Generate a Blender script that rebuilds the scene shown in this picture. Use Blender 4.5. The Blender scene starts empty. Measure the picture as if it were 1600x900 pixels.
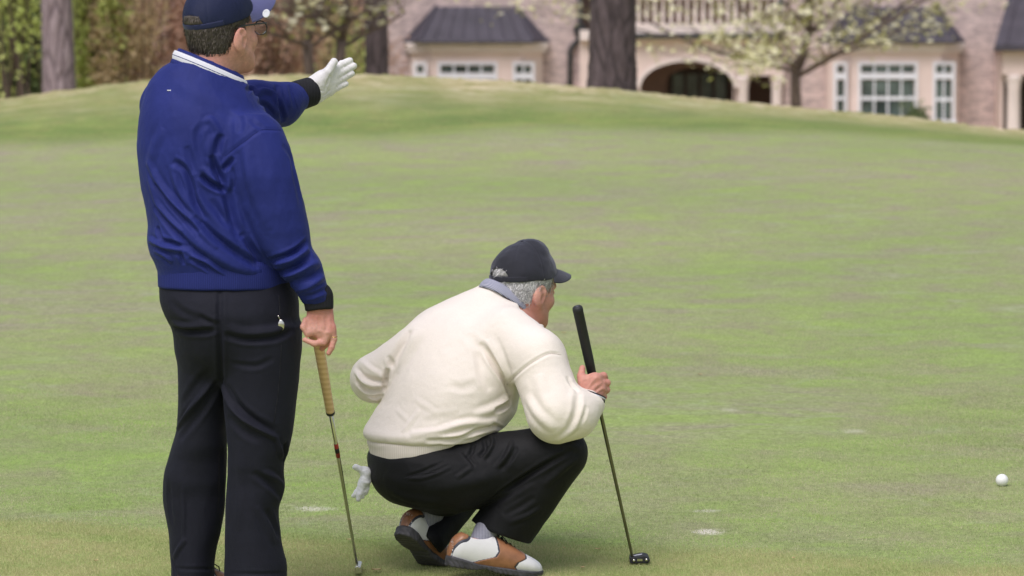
import bpy, bmesh, math, random
import numpy as np
from mathutils import Vector, Matrix, noise as mnoise
from mathutils.bvhtree import BVHTree

random.seed(7); RNG = np.random.default_rng(7)
SC = bpy.context.scene
COL = SC.collection
R = math.radians

# ---------------------------------------------------------------- camera
F = 5830.0                      # focal length in photo pixels (1600 wide)
EYE = 1.6
TILT = math.atan((450 - 64) / F)
cam_d = bpy.data.cameras.new('camera')
cam = bpy.data.objects.new('camera', cam_d); COL.objects.link(cam)
cam_d.sensor_width = 36.0
cam_d.lens = F / 1600 * 36.0
cam_d.clip_start = 0.5; cam_d.clip_end = 6000
cam.location = (0, 0, EYE)
cam.rotation_euler = (R(90) - TILT, 0, 0)
cam_d.dof.use_dof = True
cam_d.dof.focus_distance = 11.1
cam_d.dof.aperture_fstop = 5.9
cam_d.dof.aperture_blades = 9
SC.camera = cam

# ---------------------------------------------------------------- world, sun, exposure
SUN_EL, SUN_AZ = R(58), R(205)          # azimuth measured from +Y clockwise
w = bpy.data.worlds.new('World'); SC.world = w; w.use_nodes = True
wn = w.node_tree; wn.nodes.clear()
sky = wn.nodes.new('ShaderNodeTexSky'); sky.sky_type = 'NISHITA'; sky.sun_disc = False
sky.sun_elevation = SUN_EL; sky.sun_rotation = SUN_AZ
sky.air_density = 1.0; sky.dust_density = 3.0; sky.ozone_density = 1.0
hs = wn.nodes.new('ShaderNodeHueSaturation'); hs.inputs['Saturation'].default_value = 0.5
bg = wn.nodes.new('ShaderNodeBackground'); bg.inputs['Strength'].default_value = 0.105
wo = wn.nodes.new('ShaderNodeOutputWorld')
wn.links.new(sky.outputs[0], hs.inputs['Color']); wn.links.new(hs.outputs[0], bg.inputs[0]); wn.links.new(bg.outputs[0], wo.inputs[0])
sun_d = bpy.data.lights.new('sun', 'SUN'); sun_d.energy = 1.5; sun_d.angle = R(32); sun_d.color = (1, .945, .965)
sun = bpy.data.objects.new('sun', sun_d); COL.objects.link(sun)
sd = Vector((math.sin(SUN_AZ) * math.cos(SUN_EL), math.cos(SUN_AZ) * math.cos(SUN_EL), math.sin(SUN_EL)))
sun.rotation_euler = sd.to_track_quat('Z', 'Y').to_euler()
SC.view_settings.view_transform = 'Standard'; SC.view_settings.look = 'None'
SC.view_settings.gamma = 1; SC.view_settings.exposure = 0.48

# ---------------------------------------------------------------- pixel <-> place
_ct, _st = math.cos(TILT), math.sin(TILT)
DOFF = 0.0
def W(px, py, D):
    """point of the photo pixel at distance D (world y)"""
    D = D+DOFF
    u, v = (px - 800) / F, (450 - py) / F
    dx, dy, dz = u, _ct + v * _st, -_st + v * _ct
    t = D / dy
    return np.array((dx * t, D, EYE + dz * t))

def hermite(xs, ys, q):
    """smooth monotone-ish interpolation; ys may be (n,) or (n,m)"""
    xs = np.asarray(xs, float); ys = np.asarray(ys, float)
    h = np.diff(xs); sh = (slice(None),) + (None,) * (ys.ndim - 1)
    d = np.diff(ys, axis=0) / h[sh]
    m = np.zeros_like(ys)
    m[0], m[-1] = d[0], d[-1]
    if len(xs) > 2:
        a, b = d[:-1], d[1:]
        s = a * b > 0
        hm = np.where(s, 2 * a * b / np.where(np.abs(a + b) < 1e-12, 1e-12, a + b), 0)
        m[1:-1] = hm
    i = np.clip(np.searchsorted(xs, q) - 1, 0, len(xs) - 2)
    t = np.clip((q - xs[i]) / h[i], 0, 1)
    t = t[sh]; hh = h[i][sh]
    return ((2*t**3 - 3*t**2 + 1) * ys[i] + (t**3 - 2*t**2 + t) * hh * m[i] + (-2*t**3 + 3*t**2) * ys[i+1] + (t**3 - t**2) * hh * m[i+1])

# ---------------------------------------------------------------- materials
def new_mat(name):
    m = bpy.data.materials.new(name); m.use_nodes = True
    nt = m.node_tree
    return m, nt, nt.nodes['Principled BSDF']
def nd(nt, t, **kw):
    n = nt.nodes.new(t)
    for k, v in kw.items():
        if k.startswith('i_'): n.inputs[k[2:].replace('_', ' ')].default_value = v
        else: setattr(n, k, v)
    return n
def rgba(c): return (c[0], c[1], c[2], 1)
def coords(nt, stretch=(1, 1, 1), kind='Object'):
    tc = nd(nt, 'ShaderNodeTexCoord'); mp = nd(nt, 'ShaderNodeMapping')
    mp.inputs['Scale'].default_value = stretch
    nt.links.new(tc.outputs[kind], mp.inputs[0])
    return mp.outputs[0]
def noise_tex(nt, vec, scale, detail=4, rough=.55, dist=0):
    n = nd(nt, 'ShaderNodeTexNoise'); n.inputs['Scale'].default_value = scale
    n.inputs['Detail'].default_value = detail; n.inputs['Roughness'].default_value = rough
    n.inputs['Distortion'].default_value = dist
    nt.links.new(vec, n.inputs['Vector']); return n.outputs[0]
def ramp(nt, fac, stops):
    r = nd(nt, 'ShaderNodeValToRGB'); e = r.color_ramp.elements
    while len(e) < len(stops): e.new(.5)
    for el, (p, c) in zip(e, stops):
        el.position = p; el.color = rgba(c) if hasattr(c, '__len__') else (c, c, c, 1)
    nt.links.new(fac, r.inputs[0]); return r.outputs[0]
def mix(nt, fac, a, b, blend='MIX'):
    m = nd(nt, 'ShaderNodeMix', data_type='RGBA', blend_type=blend)
    for s, v in ((0, fac), (6, a), (7, b)):
        if hasattr(v, 'is_linked') or hasattr(v, 'links'): nt.links.new(v, m.inputs[s])
        elif s == 0: m.inputs[s].default_value = v
        else: m.inputs[s].default_value = rgba(v)
    return m.outputs[2]
def add_bump(nt, bs, h, strength, dist):
    b = nd(nt, 'ShaderNodeBump'); b.inputs['Strength'].default_value = strength; b.inputs['Distance'].default_value = dist
    nt.links.new(h, b.inputs['Height']); nt.links.new(b.outputs[0], bs.inputs['Normal'])
def mat(name, col, rough=.6, var=.15, scale=12, bump=.0, bscale=300, bdist=.002, sheen=0, metal=0, stretch=(1,1,1), spec=.5):
    m, nt, bs = new_mat(name)
    v = coords(nt, stretch)
    n = noise_tex(nt, v, scale)
    c = ramp(nt, n, [(.3, [x * (1 - var) for x in col]), (.7, [min(1, x * (1 + var)) for x in col])])
    nt.links.new(c, bs.inputs['Base Color'])
    bs.inputs['Roughness'].default_value = rough; bs.inputs['Metallic'].default_value = metal
    bs.inputs['Specular IOR Level'].default_value = spec
    if sheen:
        bs.inputs['Sheen Weight'].default_value = sheen; bs.inputs['Sheen Roughness'].default_value = .4
    if bump:
        add_bump(nt, bs, noise_tex(nt, v, bscale, 3), bump, bdist)
    return m
def leaf_mat(name, c0, c1, rough=.55, trans=.35):
    m, nt, bs = new_mat(name)
    at = nd(nt, 'ShaderNodeAttribute', attribute_name='tone')
    c = ramp(nt, at.outputs['Fac'], [(0, c0), (1, c1)])
    nt.links.new(c, bs.inputs['Base Color']); bs.inputs['Roughness'].default_value = rough
    bs.inputs['Specular IOR Level'].default_value = .25
    tr = nd(nt, 'ShaderNodeBsdfTranslucent'); nt.links.new(c, tr.inputs[0])
    mx = nd(nt, 'ShaderNodeMixShader'); mx.inputs[0].default_value = trans
    nt.links.new(bs.outputs[0], mx.inputs[1]); nt.links.new(tr.outputs[0], mx.inputs[2])
    nt.links.new(mx.outputs[0], nt.nodes['Material Output'].inputs[0])
    return m

# ---------------------------------------------------------------- object helpers
def npmesh(name, V, Fc, smooth=True, attrs=None):
    V = np.asarray(V, np.float32); Fc = np.asarray(Fc, np.int32)
    me = bpy.data.meshes.new(name); n, k = Fc.shape
    me.vertices.add(len(V)); me.vertices.foreach_set('co', V.ravel())
    me.loops.add(n * k); me.loops.foreach_set('vertex_index', Fc.ravel())
    me.polygons.add(n); me.polygons.foreach_set('loop_start', np.arange(0, n * k, k, dtype=np.int32))
    if smooth: me.polygons.foreach_set('use_smooth', np.ones(n, bool))
    me.update(calc_edges=True); me.validate()
    for an, (dom, arr) in (attrs or {}).items():
        a = me.attributes.new(an, 'FLOAT', dom); a.data.foreach_set('value', np.asarray(arr, np.float32))
    return me
def link(name, me, m=None, parent=None, loc=None):
    o = bpy.data.objects.new(name, me); COL.objects.link(o)
    if m is not None and me is not None:
        if not me.materials: me.materials.append(m)
    if parent is not None: o.parent = parent
    if loc is not None: o.location = loc
    return o
def tag(o, label=None, cat=None, group=None, kind=None):
    if label: o['label'] = label
    if cat: o['category'] = cat
    if group: o['group'] = group
    if kind: o['kind'] = kind
    return o
def empty(name, loc, label, cat, group=None):
    o = bpy.data.objects.new(name, None); COL.objects.link(o); o.location = loc; o.empty_display_size = .1
    return tag(o, label, cat, group)
class MB:
    """collects boxes, prisms and tubes into one mesh"""
    def __init__(s): s.v = []; s.f = []
    def add(s, vs, fs):
        o = len(s.v); s.v += [tuple(map(float, v)) for v in vs]; s.f += [tuple(i + o for i in f) for f in fs]; return s
    def box(s, x0, x1, y0, y1, z0, z1):
        vs = [(x, y, z) for x in (x0, x1) for y in (y0, y1) for z in (z0, z1)]
        return s.add(vs, [(0,1,3,2),(4,6,7,5),(0,4,5,1),(2,3,7,6),(0,2,6,4),(1,5,7,3)])
    def prism(s, poly, y0, y1):
        """poly in x,z extruded along y"""
        n = len(poly)
        vs = [(x, y0, z) for x, z in poly] + [(x, y1, z) for x, z in poly]
        return s.add(vs, [tuple(range(n)), tuple(range(2*n-1, n-1, -1))] + [(i, i+n, (i+1) % n + n, (i+1) % n) for i in range(n)])
    def tube(s, pts, rad, seg=8, caps=True):
        pts = [Vector(p) for p in pts]; n = len(pts)
        if not hasattr(rad, '__len__'): rad = [rad] * n
        vs, fs = [], []
        prev = None
        for i, p in enumerate(pts):
            t = (pts[min(i+1, n-1)] - pts[max(i-1, 0)]).normalized()
            if prev is None:
                a = t.orthogonal().normalized()
            else:
                a = (prev - t * prev.dot(t)).normalized()
            prev = a; b = t.cross(a)
            for k in range(seg):
                an = 2 * math.pi * k / seg
                vs.append(p + (a * math.cos(an) + b * math.sin(an)) * rad[i])
        for i in range(n-1):
            for k in range(seg):
                fs.append((i*seg+k, i*seg+(k+1) % seg, (i+1)*seg+(k+1) % seg, (i+1)*seg+k))
        if caps:
            fs.append(tuple(range(seg-1, -1, -1))); fs.append(tuple(range((n-1)*seg, n*seg)))
        return s.add(vs, fs)
    def lathe(s, prof, c, seg=12, sx=1, sy=1):
        vs, fs = [], []
        for r, z in prof:
            for k in range(seg):
                a = 2*math.pi*k/seg; vs.append((c[0]+r*math.cos(a)*sx, c[1]+r*math.sin(a)*sy, c[2]+z))
        for i in range(len(prof)-1):
            for k in range(seg):
                fs.append((i*seg+k, i*seg+(k+1) % seg, (i+1)*seg+(k+1) % seg, (i+1)*seg+k))
        fs.append(tuple(range(seg-1, -1, -1))); n = len(prof); fs.append(tuple(range((n-1)*seg, n*seg)))
        return s.add(vs, fs)
    def mesh(s, name, smooth=False):
        me = bpy.data.meshes.new(name); me.from_pydata(s.v, [], s.f); me.update()
        bm = bmesh.new(); bm.from_mesh(me); bmesh.ops.recalc_face_normals(bm, faces=bm.faces); bm.to_mesh(me); bm.free()
        if smooth: me.polygons.foreach_set('use_smooth', np.ones(len(me.polygons), bool))
        return me
    def build(s, name, m, parent=None, base=(0,0,0), smooth=False):
        if any(base): s.v = [(a-base[0], b-base[1], c-base[2]) for a, b, c in s.v]
        return link(name, s.mesh(name, smooth), m, parent)

# ================================================================ GROUND
PXS = [-400, 0, 60, 120, 230, 400, 560, 640, 760, 900, 1000, 1150, 1300, 1400, 1500, 1600, 2000]
CREST = [185, 157, 148, 140, 128, 120, 117, 120, 128, 138, 145, 160, 175, 183, 195, 205, 250]
EPX = [-400, 0, 400, 800, 1200, 1600, 2000]
EDGE = [252, 231, 212, 205, 208, 226, 262]
KY = np.array([2, 11, 14, 29, 33.2, 36, 40, 50, 70, 110, 4000.])
def gz(x, y):
    x = np.atleast_1d(np.asarray(x, float)); y = np.atleast_1d(np.asarray(y, float))
    x, y = np.broadcast_arrays(x, y); sh = x.shape; x = x.ravel(); y = y.ravel()
    x2 = np.clip(x, -8, 8)
    er = hermite(EPX, EDGE, 800 + x2 * F / 29); cr = hermite(PXS, CREST, 800 + x2 * F / 36)
    ze = EYE - (er - 64) / F * 29; zc = EYE - (cr - 64) / F * 36
    o = np.ones_like(x)
    K = np.stack([-.45*o, 0*o, .15*o, ze, ze + (zc-ze) * .72, zc, zc-.13, zc*0+.1, -1.2*o, -1.45*o, -1.45*o])
    i = np.clip(np.searchsorted(KY, y) - 1, 0, len(KY)-2)
    h = np.diff(KY)[:, None]; d = np.diff(K, axis=0) / h
    m = np.zeros_like(K); m[0] = d[0]; m[-1] = d[-1]
    a, b = d[:-1], d[1:]
    m[1:-1] = np.where(a*b > 0, 2*a*b/np.where(np.abs(a+b) < 1e-9, 1e-9, a+b), 0)
    j = np.arange(len(x)); t = np.clip((y - KY[i]) / h[i, 0], 0, 1); hh = h[i, 0]
    z = ((2*t**3-3*t**2+1)*K[i, j] + (t**3-2*t**2+t)*hh*m[i, j] + (-2*t**3+3*t**2)*K[i+1, j] + (t**3-t**2)*hh*m[i+1, j])
    return z.reshape(sh)
def g1(x, y): return float(gz([x], [y])[0])

def on_ground(px, py):
    lo_, hi_ = 9.5, 33.
    for _ in range(44):
        Dm = (lo_+hi_)/2; p = W(px, py, Dm)
        if p[2] > g1(p[0], Dm): lo_ = Dm
        else: hi_ = Dm
    return W(px, py, Dm)
SPOTS = []
for px, py, wpx, hpx, k in ((1106, 831, 34, 7, .85), (1104, 798, 30, 4, .45), (492, 795, 46, 6, .6), (1335, 674, 30, 5, .3), (1140, 643, 22, 4, .25)):
    c_ = on_ground(px, py); SPOTS.append((c_[0], c_[1], wpx/F*c_[1], abs(on_ground(px, py-hpx)[1]-on_ground(px, py+hpx)[1])/2, k))
def spot_fac(nt, s, k):
    r = nd(nt, 'ShaderNodeMapRange'); r.inputs['From Min'].default_value = 2.15; r.inputs['From Max'].default_value = 1.6
    r.inputs['To Min'].default_value = 0; r.inputs['To Max'].default_value = k
    nt.links.new(s, r.inputs['Value']); return r.outputs[0]
def ground_mat():
    m, nt, bs = new_mat('turf')
    v = coords(nt)
    L = nt.links
    n1 = noise_tex(nt, v, .55, 5, .6, .4)
    n2 = noise_tex(nt, coords(nt, (1, 1.0, 1)), 3.2, 5, .65, .3)
    n3 = noise_tex(nt, v, 26, 4, .7)
    n4 = noise_tex(nt, v, 260, 3, .7)
    green = ramp(nt, n2, [(.30, (.285, .25, .175)), (.42, (.275, .275, .150)), (.55, (.27, .305, .128)), (.72, (.285, .335, .118))])
    brown = ramp(nt, n3, [(.3, (.25, .205, .165)), (.7, (.345, .295, .24))])
    mb = ramp(nt, n1, [(.44, 0.0), (.62, .75)])
    mb2 = ramp(nt, noise_tex(nt, coords(nt, (.6, 1.6, 1)), 2.2, 5, .7, .6), [(.44, 0.0), (.60, 1.0)])
    mm = nd(nt, 'ShaderNodeMath', operation='MULTIPLY'); L.new(mb, mm.inputs[0]); L.new(mb2, mm.inputs[1])
    c = mix(nt, mm.outputs[0], green, brown)
    lf = ramp(nt, noise_tex(nt, v, .23, 3, .5), [(.35, (.90, .99, .86)), (.65, (1.10, 1.05, 1.14))])
    c = mix(nt, .9, c, lf, 'MULTIPLY')
    grn = mix(nt, .32, c, ramp(nt, n3, [(.28, (.6, .6, .6)), (.72, (1.4, 1.4, 1.4))]), 'MULTIPLY')
    grn = mix(nt, .5, grn, ramp(nt, n4, [(.25, (.5, .5, .5)), (.75, (1.5, 1.5, 1.5))]), 'MULTIPLY')
    n8 = noise_tex(nt, v, 75, 3, .7)
    grn = mix(nt, .7, grn, ramp(nt, n8, [(.28, (.62, .64, .62)), (.72, (1.38, 1.36, 1.38))]), 'MULTIPLY')
    n5 = noise_tex(nt, coords(nt, (.7, 1.3, 1)), 7.5, 5, .75, .5)
    grn = mix(nt, .55, grn, ramp(nt, n5, [(.30, (.88, .82, .90)), (.46, (.98, .97, .99)), (.58, (1.02, 1.03, .99)), (.74, (1.10, 1.13, 1.02))]), 'MULTIPLY')
    n6 = noise_tex(nt, coords(nt, (.8, 1.2, 1)), 2.6, 6, .72, 1.0)
    grn = mix(nt, ramp(nt, n6, [(.57, 0.0), (.72, .40)]), grn, (.38, .365, .30))
    n7 = noise_tex(nt, coords(nt, (.8, 1.2, 1)), 4.1, 6, .72, 1.0)
    grn = mix(nt, ramp(nt, n7, [(.58, 0.0), (.74, .45)]), grn, (.17, .18, .10))
    # distance haze put into the colour: the green turns greyer towards its far half
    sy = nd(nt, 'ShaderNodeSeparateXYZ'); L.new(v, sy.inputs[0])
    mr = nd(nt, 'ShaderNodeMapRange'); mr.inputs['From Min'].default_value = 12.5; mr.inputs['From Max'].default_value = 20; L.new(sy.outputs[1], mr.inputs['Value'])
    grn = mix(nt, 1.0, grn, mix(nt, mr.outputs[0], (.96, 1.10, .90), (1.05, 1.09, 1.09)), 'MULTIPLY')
    # pale sandy repair marks where the photograph shows them
    for cx, cy, rx_, ry_, k in SPOTS:
        mp = nd(nt, 'ShaderNodeMapping'); tc = nd(nt, 'ShaderNodeTexCoord'); L.new(tc.outputs['Object'], mp.inputs[0])
        mp.vector_type = 'POINT'; mp.inputs['Location'].default_value = (-cx/rx_, -cy/ry_, 0); mp.inputs['Scale'].default_value = (1/rx_, 1/ry_, 0)
        ln = nd(nt, 'ShaderNodeVectorMath', operation='LENGTH'); L.new(mp.outputs[0], ln.inputs[0])
        ad = nd(nt, 'ShaderNodeMath', operation='MULTIPLY_ADD'); ad.inputs[1].default_value = 2.6; L.new(noise_tex(nt, v, 42, 6, .85), ad.inputs[0]); L.new(ln.outputs['Value'], ad.inputs[2])
        grn = mix(nt, ramp(nt, ad.outputs[0], [(.0, k), (.55, k), (.85, .0)]) if False else spot_fac(nt, ad.outputs[0], k), grn, (.66, .62, .55))
    # longer cut around the green
    fr = ramp(nt, noise_tex(nt, v, 5, 5, .7), [(.3, (.225, .245, .10)), (.5, (.195, .255, .09)), (.7, (.175, .262, .08))])
    fr = mix(nt, 1.0, fr, ramp(nt, noise_tex(nt, v, .8, 5, .7, .6), [(.35, (.80, .84, .82)), (.65, (1.28, 1.16, 1.1))]), 'MULTIPLY')
    fr = mix(nt, .6, fr, ramp(nt, n3, [(.3, (.6, .6, .6)), (.7, (1.4, 1.4, 1.4))]), 'MULTIPLY')
    fg = ramp(nt, noise_tex(nt, v, 9, 5, .7), [(.3, (.37, .35, .18)), (.5, (.335, .375, .15)), (.7, (.29, .385, .13))])
    straw = ramp(nt, noise_tex(nt, v, 2.2, 5, .7), [(.35, (.30, .29, .13)), (.50, (.46, .39, .22)), (.64, (.64, .54, .38))])
    a1 = nd(nt, 'ShaderNodeAttribute', attribute_name='rough_cut').outputs['Fac']
    a2 = nd(nt, 'ShaderNodeAttribute', attribute_name='dry_crest').outputs['Fac']
    a3 = nd(nt, 'ShaderNodeAttribute', attribute_name='near_fringe').outputs['Fac']
    c = mix(nt, a1, grn, fr); c = mix(nt, a3, c, fg); c = mix(nt, a2, c, straw)
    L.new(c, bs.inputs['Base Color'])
    bs.inputs['Roughness'].default_value = .95; bs.inputs['Specular IOR Level'].default_value = .03
    add_bump(nt, bs, n4, .5, .004)
    return m
def build_ground():
    xs = np.concatenate([-np.geomspace(3000, 7, 26), np.arange(-6.5, 6.51, .08), np.geomspace(7, 3000, 26)])
    ys = np.concatenate([np.array([-3000, -600, -100, -20, 0, 3, 6]), np.arange(8, 46, .1), np.geomspace(47, 3000, 40)])
    X, Y = np.meshgrid(xs, ys, indexing='ij')
    Z = gz(X, np.maximum(Y, 2.0))
    nx, ny = X.shape
    Z = Z + (0.006*np.sin(X*2.1+Y*.9) + .005*np.sin(X*1.3-Y*1.7)) * np.clip((Y-12.5)/3, 0, 1) * (Y < 60)
    # tufty crest
    jit = RNG.normal(0, .012, Z.shape); Z += jit * np.exp(-((Y-35.5)/2.5)**2)
    I = np.arange(nx*ny).reshape(nx, ny)
    Q = np.stack([I[:-1, :-1], I[1:, :-1], I[1:, 1:], I[:-1, 1:]], -1).reshape(-1, 4)
    ss = lambda t: np.clip(t, 0, 1)**2*(3-2*np.clip(t, 0, 1))
    wob = .25*np.sin(X*1.1) + .18*np.sin(X*2.7+1)
    rc = ss((Y-28.2-wob)/1.7)
    px36 = 800 + X*F/np.maximum(Y, 1)
    dc = (.55*ss((Y-30.2-wob*1.2)/3.0)+.45*ss((Y-33.6-wob*1.5)/1.5)) * (0.78 + .22*np.sin(px36/90.)*np.sin(px36/37.))
    nf = ss((11.64 - .22*X + .05*np.sin(X*3.1) + .03*np.sin(X*8+1) - Y)/.16) * np.where(Y > 6, 1, 1)
    me = npmesh('ground', np.stack([X, Y, Z], -1).reshape(-1, 3), Q, True,
                {'rough_cut': ('POINT', rc.ravel()), 'dry_crest': ('POINT', dc.ravel()), 'near_fringe': ('POINT', nf.ravel())})
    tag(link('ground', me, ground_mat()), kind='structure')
build_ground()

# ================================================================ HOUSE
M_BRICK = None
def brick_mat():
    m, nt, bs = new_mat('brick')
    v = coords(nt, (1, 1, 1))
    sx = nd(nt, 'ShaderNodeSeparateXYZ'); cb = nd(nt, 'ShaderNodeCombineXYZ')
    nt.links.new(v, sx.inputs[0]); nt.links.new(sx.outputs[0], cb.inputs[0]); nt.links.new(sx.outputs[2], cb.inputs[1])
    b = nd(nt, 'ShaderNodeTexBrick')
    nt.links.new(cb.outputs[0], b.inputs['Vector'])
    b.inputs['Scale'].default_value = 1; b.inputs['Brick Width'].default_value = .24; b.inputs['Row Height'].default_value = .085
    b.inputs['Mortar Size'].default_value = .012; b.inputs['Bias'].default_value = -.1
    b.inputs['Color1'].default_value = rgba((.66, .51, .495)); b.inputs['Color2'].default_value = rgba((.35, .265, .27))
    b.inputs['Mortar'].default_value = rgba((.55, .46, .43))
    n = noise_tex(nt, v, 6, 4, .7)
    c = mix(nt, .6, b.outputs['Color'], ramp(nt, n, [(.3, (.62, .62, .64)), (.7, (1.3, 1.28, 1.25))]), 'MULTIPLY')
    nt.links.new(c, bs.inputs['Base Color']); bs.inputs['Roughness'].default_value = .9
    add_bump(nt, bs, b.outputs['Fac'], -.5, .01)
    return m
M_BRICK = brick_mat()
M_STUCCO = mat('stucco', (.76, .61, .565), .85, .06, 1.5, .15, 60, .004)
M_STUCCO_PALE = mat('pale_trim', (.80, .69, .66), .7, .05, 2)
M_ROOF = mat('roof_metal', (.058, .051, .069), .5, .25, 2, stretch=(1, 1, .3))
M_WHITE = mat('window_paint', (.78, .78, .84), .4, .04, 3)
M_IRON = mat('dark_pipe', (.03, .034, .036), .4, .2, 3)
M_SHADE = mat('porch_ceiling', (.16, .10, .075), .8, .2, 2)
M_DOOR = mat('dark_wood', (.035, .018, .014), .5, .3, 6)
M_CURTAIN = mat('curtain', (.30, .33, .33), .9, .2, 3, stretch=(6, 1, .4))
def glass_mat():
    m, nt, bs = new_mat('window_glass')
    v = coords(nt)
    c = ramp(nt, noise_tex(nt, v, .9, 3, .6), [(.35, (.03, .04, .04)), (.65, (.13, .17, .16))])
    nt.links.new(c, bs.inputs['Base Color'])
    bs.inputs['Roughness'].default_value = .08; bs.inputs['Specular IOR Level'].default_value = .5
    return m
M_GLASS = glass_mat()
HD = 100.0
HG = -1.45
house = empty('house', (6, HD, HG), 'pink brick house with two bay windows and an arched porch beyond the mound', 'house')
HB = (6, HD, HG)
def hx(px, D=HD): return float(W(px, 64, D)[0])
def hz(py, D=HD): return float(W(800, py, D)[2])
def hb(name, m, mb, parent=None, smooth=False):
    return mb.build(name, m, parent or house, HB if (parent is None or parent is house or True) else (0,0,0), smooth)
def sub(parent_obj, name, m, mb, smooth=False):
    o = mb.build(name, m, parent_obj, HB, smooth); return o

def window(x0, x1, z0, z1, yf, cols, rows, transom=None, angle=None, pivot=None, sash=True):
    """white window: frame > panes; rows list of z splits"""
    f = .068
    mb = MB()
    mb.box(x0-f, x0, yf-.05, yf+.06, z0-f, z1+f); mb.box(x1, x1+f, yf-.05, yf+.06, z0-f, z1+f)
    mb.box(x0, x1, yf-.05, yf+.06, z1, z1+f); mb.box(x0-f-.04, x1+f+.04, yf-.1, yf+.04, z0-f-.05, z0-.001)
    bands = [(z0, z1, rows)]
    if transom:
        bands = [(z0, transom-.07, rows), (transom+.07, z1, 1)]
        mb.box(x0, x1, yf-.045, yf+.06, transom-.07, transom+.07)
    fr = MB(); fr.v, fr.f = mb.v, mb.f
    wo = None
    panes = []; bars = MB()
    for a, b, rr in bands:
        cw = (x1-x0)/cols; rh = (b-a)/rr
        for i in range(cols):
            for j in range(rr):
                t = .022
                panes.append((x0+i*cw+t, x0+(i+1)*cw-t, a+j*rh+t, a+(j+1)*rh-t))
        for i in range(1, cols): bars.box(x0+i*cw-.021, x0+i*cw+.021, yf-.02, yf+.03, a, b)
        for j in range(1, rr):
            hh = .045 if sash else .02
            for i in range(cols):
                bars.box(x0+i*cw+.0215, x0+(i+1)*cw-.0215, yf-.022, yf+.032, a+j*rh-hh, a+j*rh+hh)
    def place(mbx):
        if angle:
            c, s = math.cos(angle), math.sin(angle)
            mbx.v = [(pivot[0]+(p[0]-pivot[0])*c-(p[1]-pivot[1])*s, pivot[1]+(p[0]-pivot[0])*s+(p[1]-pivot[1])*c, p[2]) for p in mbx.v]
        return mbx
    wo = hb('window', M_WHITE, place(fr))
    if bars.v: sub(wo, 'glazing_bar', M_WHITE, place(bars))
    for (a, b, c, d) in panes:
        sub(wo, 'pane', M_GLASS, place(MB().box(a, b, yf+.012, yf+.02, c, d)))
    return wo

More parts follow.
